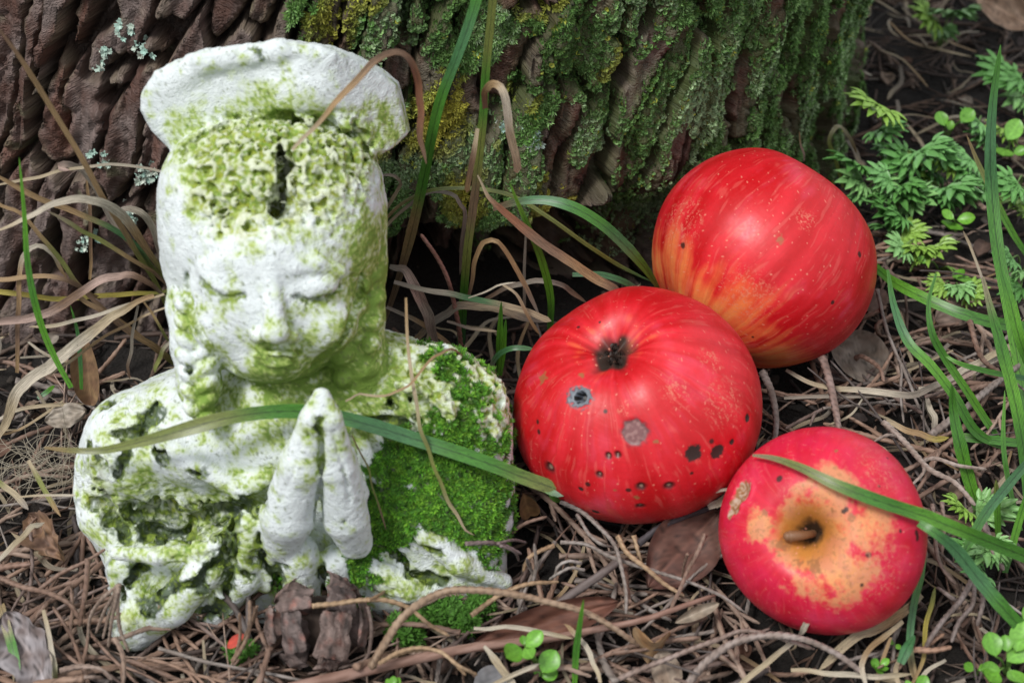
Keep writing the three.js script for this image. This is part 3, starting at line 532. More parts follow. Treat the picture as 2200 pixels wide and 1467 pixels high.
function makeApple(A) {
  const q = new THREE.Quaternion().setFromUnitVectors(V3(0, 1, 0), A.axis.clone().normalize()), qi = q.clone().invert();
  const o = thing('apple', A.label, 'apple', 'windfall apples by the trunk'); o.position.copy(A.at); o.quaternion.copy(q);
  // direction (in the apple's own axes) of what a pixel of the photograph shows on its skin
  A.dir = (px, py) => {
    const rd = ray(px, py), oc = CAM.clone().sub(A.at); let d0 = null;
    for (let t = oc.length() - A.R * 1.3; t < oc.length() + A.R; t += 0.0003) {
      const p = oc.clone().addScaledVector(rd, t).applyQuaternion(qi), dd = p.clone().normalize();
      if (p.length() < applePoint(dd, A).length() + 0.0001) { d0 = dd; break; }
    }
    return d0 ?? V3(0, 1, 0);
  };
  const marks = (A.marks ?? []).map(([x, y, r, kind]) => ({ d: A.dir(x, y), r: r * 0.000142 / A.R, kind }));
  const NU = 380, NV = 230, pos = [], uv = [], idx = [];
  for (let j = 0; j <= NV; j++) for (let i = 0; i <= NU; i++) {
    const th = Math.PI * (j / NV), ph = i / NU * Math.PI * 2, d = V3(Math.sin(th) * Math.cos(ph), Math.cos(th), Math.sin(th) * Math.sin(ph)), p = applePoint(d, A);
    let s = 0.00012 * fbm(d.x * 5, d.y * 5, d.z * 5, 3);
    for (const m of marks) { const e = d.distanceTo(m.d) / m.r; if (e < 1.6) { if (m.kind === 'hole') s -= 0.0028 * (1 - sm(0.35, 0.55, e)) + 0.0006 * (1 - sm(0.6, 1.1, e)); else if (m.kind === 'scab') s -= 0.0003 * (1 - sm(0.2, 1.3, e)); else if (m.kind === 'pit') s -= 0.0006 * (1 - sm(0.3, 1.1, e)); else if (m.kind === 'soft') s -= 0.0004 * (1 - sm(0.7, 1.05, e)); else if (m.kind === 'gash') s -= 0.0009 * (1 - sm(0.2, 1.1, e)) - 0.0003 * Math.exp(-((e - 1.15) ** 2) * 30); } }
    p.addScaledVector(d, s); pos.push(p.x, p.y, p.z); uv.push(i / NU, 1 - j / NV);
  }
  for (let j = 0; j < NV; j++) for (let i = 0; i < NU; i++) { const a = j * (NU + 1) + i, b = a + NU + 1; idx.push(a, a + 1, b, a + 1, b + 1, b); }
  const g = geo(pos, idx, { uv });
  { const n = g.attributes.normal; for (let j = 0; j <= NV; j++) { const a = j * (NU + 1), b = a + NU, v = V3(n.getX(a) + n.getX(b), n.getY(a) + n.getY(b), n.getZ(a) + n.getZ(b)).normalize(); n.setXYZ(a, v.x, v.y, v.z); n.setXYZ(b, v.x, v.y, v.z); } }
  const TW = 1024, TH = 512, d8 = new Uint8Array(TW * TH * 4), r8 = new Uint8Array(TW * TH * 4), enc = (c) => 255 * (c <= 0.0031308 ? 12.92 * c : 1.055 * c ** (1 / 2.4) - 0.055);
  for (let j = 0; j < TH; j++) for (let i = 0; i < TW; i++) {
    const th = Math.PI * (1 - (j + 0.5) / TH), ph = (i + 0.5) / TW * Math.PI * 2, x = Math.sin(th) * Math.cos(ph), y = Math.cos(th), z = Math.sin(th) * Math.sin(ph);
    let [c, ro] = A.color(x, y, z, th, ph);
    // lenticels: small pale dots
    const L = 15, gx = Math.floor(ph * L * Math.max(0.25, Math.sin(th))), gy = Math.floor(th * L), lh = h1(gx, gy, A.seed);
    if (lh < 0.4) { const cx = (gx + 0.2 + 0.6 * h1(gx, gy, 3)) / (L * Math.max(0.25, Math.sin(th))), cy = (gy + 0.2 + 0.6 * h1(gx, gy, 4)) / L, e = Math.hypot((ph - cx) * Math.sin(th), th - cy), w = 0.004 + 0.006 * h1(gx, gy, 5) ** 2 * 1.6; c = mix3(c, [0.75, 0.3, 0.2], 0.6 * (1 - sm(w * 0.45, w, e))); }
    for (const m of marks) {
      const e0 = Math.hypot(x - m.d.x, y - m.d.y, z - m.d.z) / m.r; if (e0 > 2.2) continue; const e = e0 + 0.24 * nz(x * 22, y * 22, z * 22) + (m.kind === 'hole' ? 0.3 * nz(x * 40, y * 40, z * 40 + 3) : m.kind === 'brown' ? 0.9 * nz(x * 30 + 5, y * 30, z * 30) : m.kind === 'scab' ? 0.2 * nz(x * 60, y * 60, z * 60) : 0);
      if (m.kind === 'hole') { c = mix3(c, [0.07, 0.08, 0.1], 1 - sm(0.9, 1.25, e)); c = mix3(c, [0.2, 0.22, 0.25], (1 - sm(0.06, 0.25, Math.abs(e - 0.72))) * 0.8); c = mix3(c, [0.008, 0.006, 0.005], 1 - sm(0.38, 0.5, e)); ro = 0.6; }
      else if (m.kind === 'scab') { c = mix3(c, [0.03, 0.016, 0.014], 1 - sm(0.75, 1.05, e)); ro = mix(ro, 0.6, 1 - sm(0.8, 1, e)); }
      else if (m.kind === 'pit') { c = mix3(c, [0.06, 0.008, 0.008], 1 - sm(0.5, 1.5, e)); c = mix3(c, [0.35, 0.22, 0.16], (1 - sm(0.2, 0.5, e)) * 0.7); }
      else if (m.kind === 'soft') { c = mix3(c, mix3([0.2, 0.09, 0.09], [0.3, 0.16, 0.15], clamp(0.5 + 2 * nz(x * 30, y * 30, z * 30))), 1 - sm(0.8, 1.02, e)); c = mix3(c, [0.035, 0.02, 0.03], (1 - sm(0.05, 0.3, Math.abs(e - 0.9))) * 0.35); }
      else if (m.kind === 'brown') { c = mix3(c, [0.3, 0.13, 0.05], (1 - sm(0.4, 1.2, e)) * 0.8); }
      else if (m.kind === 'gash') { c = mix3(c, mix3([0.28, 0.13, 0.05], [0.45, 0.32, 0.24], clamp(0.5 + 1.6 * nz(x * 26, y * 26, z * 26))), 1 - sm(0.8, 1.05, e)); ro = 0.55; }
      else if (m.kind === 'dot') c = mix3(c, [0.02, 0.012, 0.01], (1 - sm(0.6, 1.1, e)) * 0.9);
      else if (m.kind === 'russet') { const k = sm(0.05, 0.3, nz(x * 70, y * 70, z * 70) * 0.6 + nz(x * 28, y * 28, z * 28) * 0.5) * (1 - sm(0.5, 1.3, e)); c = mix3(c, [0.66, 0.26, 0.16], k * 0.45); ro = mix(ro, 0.5, k); }
    }
    const o4 = (j * TW + i) * 4; d8[o4] = enc(clamp(c[0])); d8[o4 + 1] = enc(clamp(c[1])); d8[o4 + 2] = enc(clamp(c[2])); d8[o4 + 3] = 255;
    r8[o4] = r8[o4 + 1] = r8[o4 + 2] = clamp(ro + 0.1 * nz(x * 40, y * 40, z * 40)) * 255; r8[o4 + 3] = 255;
  }
  const mk = (d, srgb) => { const t = new THREE.DataTexture(d, TW, TH); t.wrapS = THREE.RepeatWrapping; t.magFilter = t.minFilter = THREE.LinearFilter; if (srgb) t.colorSpace = THREE.SRGBColorSpace; t.needsUpdate = true; return t; };
  const mat = new THREE.MeshPhysicalMaterial({ map: mk(d8, true), roughnessMap: mk(r8, false), roughness: 1, specularIntensity: 0.75, clearcoat: 0.2, clearcoatRoughness: 0.36, bumpMap: grainTex, bumpScale: 0.00004 });
  part('skin', g, mat, o); A.o = o; A.qi = qi; return A;
}
// red skin: streaks run from eye to stem
function streaks(x, y, z, th, ph, A, yellow) {
  const wob = 0.9 * fbm(x * 2, y * 2, z * 2, 3), u = ph + wob * 0.12, pol = sm(0.15, 0.6, Math.sin(th)), s1 = nz(Math.cos(u) * 7, Math.sin(u) * 7, y * 1.1 + 3), s2 = pol * nz(Math.cos(u) * 15, Math.sin(u) * 15, y * 2), s3 = pol * nz(Math.cos(u) * 36, Math.sin(u) * 36, y * 3.5), n = fbm(x * 2.2 + A.seed, y * 2.2, z * 2.2, 4), fine = fbm(x * 30, y * 30, z * 30, 2);
  let c = mix3([0.5, 0.004, 0.008], [0.7, 0.02, 0.032], clamp(0.45 + s1 * 0.8 + n * 0.8));
  c = mix3(c, [0.72, 0.07, 0.13], sm(0.05, 0.5, n + s2 * 0.25) * 0.55);
  const yl = yellow + n * 0.8 + s1 * 0.3 + s2 * 0.3 + s3 * 0.12;
  c = mix3(c, [0.78, 0.17, 0.05], sm(0.2, 0.85, yl) * 0.85); c = mix3(c, [0.8, 0.38, 0.1], sm(0.6, 1.35, yl) * 0.85);
  c = mix3(c, [0.47, 0.004, 0.008], sm(0.12, 0.45, s2 + s3 * 0.6 - 0.25 * yellow) * 0.35);
  c = mix3(c, [0.8, 0.2, 0.16], sm(0.2, 0.5, s3 * 0.8 + nz(x * 9, y * 9 + 5, z * 9) * 0.4) * 0.2 * pol);
  const k = 1 + 0.1 * fine; return [c[0] * k, c[1] * k, c[2] * k];
}
const apples = [];
{ // the one behind: no end in sight, its yellow shoulder turned to its neighbour
  const A = { seed: 11, R: 0.0334, tall: 0.93, stemDip: 0.3, stemWide: 0.3, eyeDip: 0.2, turn: 0.4, at: onH(1640, 560, 0.0355), label: 'large red apple with orange streaks, behind the other two against the trunk' };
  const f = CAM.clone().sub(A.at).normalize(), rt = V3(1, 0, 0), up = rt.clone().cross(f).negate().normalize(); up.y < 0 && up.negate();
  A.axis = rt.clone().multiplyScalar(0.6).addScaledVector(up, 0.75).addScaledVector(f, -0.05);
  A.marks = [[1678, 512, 9, 'brown'], [1466, 532, 8, 'dot'], [1850, 540, 7, 'dot'], [1790, 650, 5, 'dot'], [1460, 480, 60, 'russet'], [1600, 640, 60, 'russet'], [1735, 470, 25, 'russet'], [1615, 725, 3, 'dot']];
  A.color = (x, y, z, th, ph) => [streaks(x, y, z, th, ph, A, 0.02 + 0.62 * sm(-0.1, -0.7, y) - 0.3 * sm(0.2, 0.7, y)), 0.46];
  apples.push(makeApple(A));
}
{ // the spotted one, blossom end up
  const A = { seed: 23, R: 0.0329, tall: 0.9, stemDip: 0.3, stemWide: 0.3, eyeDip: 0.22, turn: 1.1, at: onH(1368, 868, 0.033), label: 'red apple pocked with dark spots and a worm hole, black withered eye facing up' };
  const p = onH(1303, 742, 0.0365), dirTo = (() => { const rd = ray(1306, 735), oc = CAM.clone().sub(A.at), b = oc.dot(rd), c = oc.lengthSq() - (A.R * 0.87) ** 2, t = -b - Math.sqrt(Math.max(0, b * b - c)); return oc.addScaledVector(rd, t).normalize(); })();
  A.axis = dirTo.clone().negate();
  A.marks = [[1248, 846, 22, 'hole'], [1361, 920, 27, 'soft'], [1487, 968, 18, 'scab'], [1541, 967, 15, 'scab'], [1525, 942, 6, 'dot'], [1572, 947, 6, 'scab'], [1376, 1040, 10, 'pit'], [1437, 1040, 10, 'pit'], [1376, 1087, 9, 'pit'], [1287, 1012, 8, 'pit'], [1180, 998, 12, 'pit'], [1170, 808, 13, 'brown'], [1255, 797, 7, 'brown'], [1306, 970, 7, 'pit'], [1325, 968, 7, 'pit'], [1158, 898, 5, 'dot'], [1160, 920, 6, 'dot'], [1262, 1035, 6, 'dot'], [1349, 1049, 6, 'dot'], [1367, 1067, 6, 'brown'], [1606, 895, 9, 'scab'], [1301, 877, 5, 'dot'], [1280, 1102, 9, 'scab'], [1485, 1013, 4, 'dot'], [1247, 1048, 6, 'scab'], [1450, 835, 30, 'russet'], [1550, 860, 45, 'russet'], [1520, 770, 26, 'russet'], [1340, 870, 16, 'russet'], [1246, 704, 4, 'dot'], [1290, 695, 3, 'dot'], [1405, 940, 5, 'brown'], [1320, 1049, 4, 'brown']];
  const eye = A.axis.clone().negate();
  A.color = (x, y, z, th, ph) => {
    const q = Math.sqrt(x * x + z * z), n = nz(x * 6, y * 6, z * 6); let c = streaks(x, y, z, th, ph, A, y < 0 ? 0.3 * Math.exp(-(((q - 0.25) / 0.2) ** 2)) - 0.16 + 0.6 * Math.max(0, n) * sm(0.7, 0.3, q) : -0.05), ro = 0.44;
    if (y < 0) { const b = sm(0.26, 0.1, q + 0.09 * nz(x * 9 + 4, 2, z * 9)); c = mix3(c, [0.03, 0.016, 0.01], b); ro = mix(ro, 0.85, b); }
    return [c, ro];
  };
  makeApple(A); apples.push(A);
  // the withered calyx in the eye
  const r = rng(9), gs = [];
  for (let i = 0; i < 16; i++) {
    const a = r() * 6.28, R = 0.0009 + 0.0024 * r(), g = new THREE.TetrahedronGeometry(0.0012 + 0.001 * r(), 1), p = g.attributes.position; for (let k = 0; k < p.count; k++) { const s = 0.75 + 0.5 * h1(k >> 1, i, 6); p.setXYZ(k, p.getX(k) * s * 0.6, p.getY(k) * s * 1.25, p.getZ(k) * s * 0.5); }
    g.rotateZ((r() - 0.5) * 2.2); g.rotateY(a); g.translate(Math.cos(a) * R, -A.R * (A.tall - 0.225) + 0.0016 - 0.0012 * r(), Math.sin(a) * R); g.deleteAttribute('uv'); gs.push(g);
  }
  const cg = mergeGeometries(gs); cg.computeVertexNormals(); part('calyx', cg, new THREE.MeshStandardMaterial({ color: new THREE.Color(0.028, 0.018, 0.014), roughness: 0.55 }), A.o, 'black withered calyx');
}
{ // the one in front, stem end up, russet round the stalk
  const A = { seed: 37, R: 0.0258, tall: 0.82, stemDip: 0.42, stemWide: 0.25, eyeDip: 0.2, turn: 2.2, at: onH(1768, 1140, 0.027), label: 'pinkish red apple with orange russet round its stalk, nearest, a grass blade across it' };
  const rd = ray(1735, 1150), oc = CAM.clone().sub(A.at), b = oc.dot(rd), c0 = oc.lengthSq() - (A.R * 0.66) ** 2; A.axis = oc.addScaledVector(rd, -b - Math.sqrt(b * b - c0)).normalize();
  A.marks = [[1601, 1065, 23, 'gash'], [1588, 1092, 18, 'gash'], [1579, 1108, 10, 'gash'], [1679, 1043, 7, 'dot'], [1964, 1146, 7, 'dot'], [1966, 1156, 7, 'dot'], [1922, 1142, 4, 'dot'], [1877, 1052, 3, 'dot'], [1655, 1110, 7, 'brown'], [1695, 1165, 14, 'brown'], [1745, 1200, 16, 'brown'], [1720, 1195, 9, 'brown'], [1776, 1110, 6, 'brown'], [1812, 1117, 8, 'brown'], [1848, 1188, 6, 'dot'], [1838, 1247, 4, 'dot'], [1804, 1103, 5, 'dot'], [1798, 1108, 5, 'dot'], [1880, 1020, 40, 'russet'], [1860, 1220, 60, 'russet'], [1720, 1080, 30, 'russet'], [1790, 980, 4, 'brown'], [1905, 985, 3, 'dot']];
  const dirs = [[1640, 1130, 0.2, 0.9], [1790, 1230, 0.34, 1], [1850, 1130, 0.3, 0.9], [1770, 1060, 0.26, 0.9], [1720, 1240, 0.2, 0.7], [1735, 1150, 0.42, 1.15]];
  A.axisSet = true;
  A.pre = true;
  A.color = (x, y, z, th, ph) => {
    const q = Math.sqrt(x * x + z * z), n = fbm(x * 4 + 3, y * 4, z * 4, 4), f = fbm(x * 16, y * 16, z * 16, 3);
    let c = streaks(x, y, z, th, ph, A, -0.3); c = mix3(c, [0.74, 0.025, 0.12], 0.3 + 0.4 * n);
    let R = -0.1; if (A.rd) for (const [d, r, k] of A.rd) { const e = ((x - d.x) ** 2 + (y - d.y) ** 2 + (z - d.z) ** 2) / (r * r); R = Math.max(R, k * (1 - e * 0.5)); }
    const rus = sm(0.36, 0.95, R + n * 1.0 + f * 0.5); let ro = mix(0.46, 0.62, rus);
    c = mix3(c, mix3([0.78, 0.38, 0.13], [0.62, 0.26, 0.12], clamp(0.5 + 2.2 * n + f)), rus * 0.9); c = mix3(c, [0.3, 0.15, 0.06], rus * sm(0.12, 0.4, nz(x * 24 + 9, y * 24, z * 24) * 0.7 + nz(x * 60, y * 60, z * 60) * 0.5) * 0.55);
    if (y > 0) { const k = sm(0.36, 0.16, q + 0.12 * n); c = mix3(c, [0.5, 0.2, 0.03], k * 0.9); const b = sm(0.19, 0.08, q + 0.08 * n + 0.05 * f); c = mix3(c, [0.03, 0.015, 0.006], b); }
    return [c, ro];
  };
  const q = new THREE.Quaternion().setFromUnitVectors(V3(0, 1, 0), A.axis.clone().normalize()), qi = q.clone().invert();
  A.rd = dirs.map(([px, py, r, k]) => { const rr = ray(px, py), o2 = CAM.clone().sub(A.at), bb = o2.dot(rr), cc = o2.lengthSq() - (A.R * 0.9) ** 2; return [o2.addScaledVector(rr, -bb - Math.sqrt(Math.max(0, bb * bb - cc))).normalize().applyQuaternion(qi), r, k]; });
  makeApple(A); apples.push(A);
  // stub of a stalk, bent over, out of the hollow
  const base = V3(0, A.R * (A.tall - 0.42), 0), lft = V3(-1, 0, 0.1).applyQuaternion(qi); lft.y = 0; lft.normalize();
  const cv = new THREE.CatmullRomCurve3([base.clone(), base.clone().addScaledVector(V3(0, 1, 0), 0.0035).addScaledVector(lft, 0.0008), base.clone().addScaledVector(V3(0, 1, 0), 0.0058).addScaledVector(lft, 0.0025), base.clone().addScaledVector(V3(0, 1, 0), 0.0066).addScaledVector(lft, 0.0048)]);
  const tg = new THREE.TubeGeometry(cv, 18, 0.0011, 10, false), tp = tg.attributes.position; for (let k = 0; k < tp.count; k++) { const t = Math.floor(k / 11) / 18, c = cv.getPointAt(t), s = (0.85 + 0.5 * t * t) * (t > 0.97 ? 0.7 : 1) * (1 + 0.12 * nz(k, t * 9, 2)); tp.setXYZ(k, c.x + (tp.getX(k) - c.x) * s, c.y + (tp.getY(k) - c.y) * s, c.z + (tp.getZ(k) - c.z) * s); }
  tg.computeVertexNormals(); const cap2 = new THREE.SphereGeometry(0.00125, 10, 8); cap2.translate(cv.getPointAt(1).x, cv.getPointAt(1).y, cv.getPointAt(1).z);
  part('stalk', mergeGeometries([tg, cap2]), new THREE.MeshStandardMaterial({ color: new THREE.Color(0.2, 0.095, 0.045), roughness: 0.55 }), A.o, 'short bent brown stalk');
}
const inApple = (p, m = 0) => apples.some((a) => p.distanceTo(a.at) < a.R * 0.93 + m);
// where a ray meets an apple
function onApple(i, px, py, off) { const A = apples[i], rd = ray(px, py), oc = CAM.clone().sub(A.at), b = oc.dot(rd), c = oc.lengthSq() - (A.R + off) ** 2, D = b * b - c; return CAM.clone().addScaledVector(rd, -b - Math.sqrt(Math.max(0, D))); }

// ---------------------------------------------------------------- a cypress cone: woody shield-shaped scales round a core
{
  const at = onH(685, 1338, 0.0125), R = 0.0128, cone = thing('cypress_cone', 'dark brown woody cypress cone with open scales at the foot of the statue', 'cone'); cone.position.copy(at);
  const mats = [[0.19, 0.135, 0.12], [0.15, 0.11, 0.1], [0.21, 0.15, 0.13]].map((c) => new THREE.MeshStandardMaterial({ vertexColors: true, color: new THREE.Color(...c), roughness: 0.62, bumpMap: grainTex, bumpScale: 0.0004 }));
  const dirAt = (px, py) => { const rd = ray(px, py), oc = CAM.clone().sub(at), b = oc.dot(rd), c = oc.lengthSq() - R * R, D = Math.max(0, b * b - c); return oc.addScaledVector(rd, -b - Math.sqrt(D)).normalize(); };
  const scale = (n, a, b, turn, seed, push = 0) => {
    const g = new THREE.SphereGeometry(1, 34, 26), p = g.attributes.position, col = [];
    const up = V3(0, 0.6, -0.8), t1 = up.clone().cross(n).normalize(), t2 = n.clone().cross(t1).normalize(), c = Math.cos(turn), s = Math.sin(turn);
    for (let k = 0; k < p.count; k++) {
      let x = p.getX(k), y = p.getY(k), z = p.getZ(k); const m = Math.max(Math.abs(x), Math.abs(y), Math.abs(z)) , e = (Math.abs(x) ** 8 + Math.abs(y) ** 8 + Math.abs(z) ** 8) ** (1 / 8); x /= e; y /= e; z /= e;
      const inn = 0.3 + 0.7 * sm(-1, 0.6, z), waist = 1 - 0.16 * Math.exp(-((y - 0.1) ** 2) * 14) * Math.abs(x), ang = Math.atan2(y, x);
      const edge = 1 + 0.16 * nz(Math.cos(ang) * 2 + seed, Math.sin(ang) * 2, z) + 0.05 * nz(Math.cos(ang) * 6 + seed, Math.sin(ang) * 6, z * 3);
      a *= 1; let X = x * a * inn * waist * edge, Y = y * b * inn * edge, Z = z > 0 ? z * 0.0012 : z * 0.0075;
      if (z > 0.5) { const q = Math.hypot(x, y); Z += 0.0009 * Math.exp(-((y + 0.1) ** 2) * 6) * (1 - q * 0.4) - 0.0009 * Math.max(0, q - 0.7) + 0.0008 * nz(X * 1100 + seed, Y * 260, 3) + 0.0003 * nz(X * 2600, Y * 1100, seed) - 0.0006 * Math.exp(-((q - 0.55) ** 2) * 30); }
      const xr = X * c - Y * s, yr = X * s + Y * c, v = n.clone().multiplyScalar(R * (0.86 + push) + Z).addScaledVector(t1, xr).addScaledVector(t2, yr); p.setXYZ(k, v.x, v.y, v.z);
      const w = 0.75 + 0.8 * nz(X * 900 + seed, Y * 300, Z * 500) + 0.35 * nz(X * 2500, Y * 1500, seed); const rust = sm(0.15, 0.5, nz(X * 500, Y * 300, seed + 5)); col.push(w * (1 + 0.5 * rust), w, w * (1 - 0.1 * rust));
    }
    g.setAttribute('color', new THREE.BufferAttribute(new Float32Array(col), 3)); g.computeVertexNormals();
    part('scale', g, mats[seed % 3], cone);
  };
  const k = 0.000116;
  [[622, 1362, 29, 44, 0.05], [722, 1368, 38, 52, -0.08], [628, 1285, 46, 26, 0.15], [738, 1284, 36, 32, -0.3], [578, 1345, 24, 40, 0.3], [790, 1340, 30, 46, 0.1], [625, 1428, 34, 26, 0.1], [715, 1438, 40, 22, 0]].forEach(([x, y, a, b, t], i) => scale(dirAt(x, y), a * k, b * k, t, i + 1, i === 4 ? 0.08 : 0));
  [V3(-0.6, 0.2, -0.8), V3(0.5, 0.3, -0.8), V3(0, -0.7, -0.7), V3(0.8, -0.5, -0.1), V3(-0.8, -0.5, 0)].forEach((d, i) => scale(d.normalize(), 0.0045, 0.005, i, i + 11));
  const core = new THREE.SphereGeometry(R * 0.52, 30, 20), cp = core.attributes.position; for (let i = 0; i < cp.count; i++) { const s = 1 + 0.18 * nz(cp.getX(i) * 600, cp.getY(i) * 600, cp.getZ(i) * 600); cp.setXYZ(i, cp.getX(i) * s, cp.getY(i) * s, cp.getZ(i) * s); } core.computeVertexNormals();
  part('core', core, new THREE.MeshStandardMaterial({ color: new THREE.Color(0.035, 0.022, 0.016), roughness: 0.9 }), cone);
}

// ---------------------------------------------------------------- litter: scaly cypress twigs, straw, blades
const inTrunk = (x, z) => { // inside the base outline (slightly shrunk)
  let c = false; for (let i = 0, j = planPts.length - 1; i < planPts.length; j = i++) { const a = planPts[i], b = planPts[j]; if ((a[1] > z) !== (b[1] > z) && x < (b[0] - a[0]) * (z - a[1]) / (b[1] - a[1]) + a[0]) c = !c; } return c;
};
const inStatue = (x, z) => x > -0.105 && x < -0.002 && z > 0.02 && z < 0.098;
// scaly twig along a curve: overlapping leaf scales give a plaited surface
function twigGeo(curve, r0, r1, seed, { scaly = 1, tone = [0.2, 0.13, 0.095], sides = 7, step = 0.0007 } = {}) {
  const L = curve.getLength(), n = Math.max(6, Math.ceil(L / step)), fr = curve.computeFrenetFrames(n, false), pos = [], idx = [], col = [], t1 = fr.normals, t2 = fr.binormals;
  const rr = rng(seed * 7 + 1), dark = [tone[0] * 0.55, tone[1] * 0.52, tone[2] * 0.5], grey = [tone[0] * 1.25 + 0.03, tone[1] * 1.35 + 0.03, tone[2] * 1.45 + 0.03];
  for (let i = 0; i <= n; i++) {
    const t = i / n, c = curve.getPointAt(t), rad = mix(r0, r1, t) * (t > 0.985 ? 0.5 : 1);
    for (let k = 0; k < sides; k++) {
      const a = k / sides * 6.2832, ph = (t * L / 0.0021 + (k & 1) * 0.5) % 1, saw = scaly * 0.4 * (1 - ph), lump = 0.1 * nz(t * L * 300 + seed, k * 0.9, 2), q = rad * (0.76 + saw + lump);
      const x = Math.cos(a) * q, y = Math.sin(a) * q; pos.push(c.x + t1[i].x * x + t2[i].x * y, c.y + t1[i].y * x + t2[i].y * y, c.z + t1[i].z * x + t2[i].z * y);
      const w = 0.5 + 0.9 * nz(t * L * 160 + seed * 3, k * 0.7, 7), f = mix3(mix3(dark, tone, clamp(w + 0.3)), grey, clamp(w * 1.3 - 0.45) * 0.8), s = 1 - 0.45 * scaly * (ph > 0.82 ? 1 : 0); col.push(f[0] * s, f[1] * s, f[2] * s);
    }
  }
  for (let i = 0; i < n; i++) for (let k = 0; k < sides; k++) { const a = i * sides + k, b = i * sides + (k + 1) % sides; idx.push(a, b, a + sides, b, b + sides, a + sides); }
  for (const [ring, flip] of [[0, 0], [n, 1]]) { const c = curve.getPointAt(ring / n), o = pos.length / 3; pos.push(c.x, c.y, c.z); col.push(...tone); for (let k = 0; k < sides; k++) { const a = ring * sides + k, b = ring * sides + (k + 1) % sides; flip ? idx.push(a, b, o) : idx.push(b, a, o); } }
  return geo(pos, idx, { col });
}
const curveOf = (pts, tension = 0.5) => new THREE.CatmullRomCurve3(pts, false, 'centripetal', tension);
// traced places: px pairs, with a height (h), upright plane (z) or place before the statue (w), all in mm, spread along the trace
const spread = (a, t) => { if (!a.length) return a; const x = t * (a.length - 1), i = Math.min(a.length - 2, Math.floor(x)); return a.length === 1 ? a[0] : mix(a[i], a[i + 1], x - i); };
function trace(xy, at) {
  const n = xy.length / 2, pts = [];
  for (let i = 0; i < n; i++) {
    const x = xy[i * 2], y = xy[i * 2 + 1], t = n > 1 ? i / (n - 1) : 0;
    if (at.h) pts.push(onH(x, y, spread(at.h, t) / 1000)); else if (at.z) pts.push(onZ(x, y, spread(at.z, t) / 1000)); else pts.push(sWorld(S(x, y, spread(at.w, t))));
  }
  return pts;
}
const pxAt = (p) => p.distanceTo(CAM) * 2 * T12 / 1467;           // metres for one pixel's width at a place
// a grass blade or straw: folded lens section, real thickness
function bladeGeo(pts, wpx, { tip = 0.15, root = 0.7, fold = 0.25, tw = 0, n0 = [0, 0.75, 0.65], cols, seed = 1, round = 0.12, fray = 0 }) {
  const cv = curveOf(pts), L = cv.getLength(), n = Math.max(14, Math.ceil(L / 0.0016)), pos = [], uv = [], col = [], idx = [], N0 = V3(...n0).normalize(), S4 = 8;
  let side = null;
  for (let i = 0; i <= n; i++) {
    const t = i / n, p = cv.getPointAt(t), tg = cv.getTangentAt(t); let sd = tg.clone().cross(N0); if (sd.lengthSq() < 0.02) sd = side ? side.clone() : V3(1, 0, 0); sd.normalize(); if (side && sd.dot(side) < 0) sd.negate(); side = side ? side.clone().lerp(sd, 0.5).normalize() : sd; 
    const nn = side.clone().cross(tg).normalize(), ct = Math.cos(tw * (t - 0.5)), st = Math.sin(tw * (t - 0.5)), sx = side.clone().multiplyScalar(ct).addScaledVector(nn, st), nx = nn.clone().multiplyScalar(ct).addScaledVector(side, -st);
    const w = wpx * pxAt(p) * 0.5 * Math.min(1, mix(root, 1, Math.min(1, t * 3))) * (t > 1 - tip ? Math.max(0.06, Math.sqrt(Math.max(0, (1 - t) / tip))) : 1) * (1 + 0.08 * nz(t * 8, seed, 1)), th = Math.max(0.00016, w * round), c = cols(t);
    const ring = [[-1, 0], [-0.5, 0], [0, 0], [0.5, 0], [1, 0], [-1, 1], [0, 1], [1, 1]];
    for (let k = 0; k < S4; k++) {
      const a = ring[k][0], lift = Math.abs(a) * fold * w + (ring[k][1] ? (k === 6 ? -th : -th * 0.15) : (1 - a * a) * th * 0.7), q = p.clone().addScaledVector(sx, a * w * (1 + (fray ? fray * nz(t * 60, k * 3, seed) : 0))).addScaledVector(nx, lift);
      pos.push(q.x, q.y, q.z); uv.push(0.5 + a * 0.5, t * L / 0.05 + seed * 0.37); const v = 0.92 + 0.25 * nz(t * L * 90, a * 2, seed); col.push(c[0] * v, c[1] * v, c[2] * v);
    }
  }
  for (let i = 0; i < n; i++) for (let k = 0; k < 7; k++) { if (k === 4) continue; const a = i * S4 + k, b = a + 1; k < 4 ? idx.push(a, a + S4, b, b, a + S4, b + S4) : idx.push(a, b, a + S4, b, b + S4, a + S4); }
  return geo(pos, idx, { col, uv });
}
const C = {
  green: [0.09, 0.28, 0.035], bright: [0.16, 0.42, 0.04], blue: [0.09, 0.25, 0.1], olive: [0.24, 0.27, 0.07], yellow: [0.42, 0.36, 0.07],
  straw: [0.5, 0.42, 0.29], pale: [0.6, 0.55, 0.46], grey: [0.33, 0.29, 0.25], tan: [0.4, 0.27, 0.14], brown: [0.24, 0.15, 0.1], pink: [0.52, 0.38, 0.34], rust: [0.3, 0.13, 0.07],
};
const grad = (...a) => (t) => { const x = t * (a.length - 1), i = Math.min(a.length - 2, Math.floor(x)); return a.length === 1 ? C[a[0]] : mix3(C[a[i]], C[a[i + 1]], sm(0.15, 0.85, x - i)); };
let bladeSeed = 1;
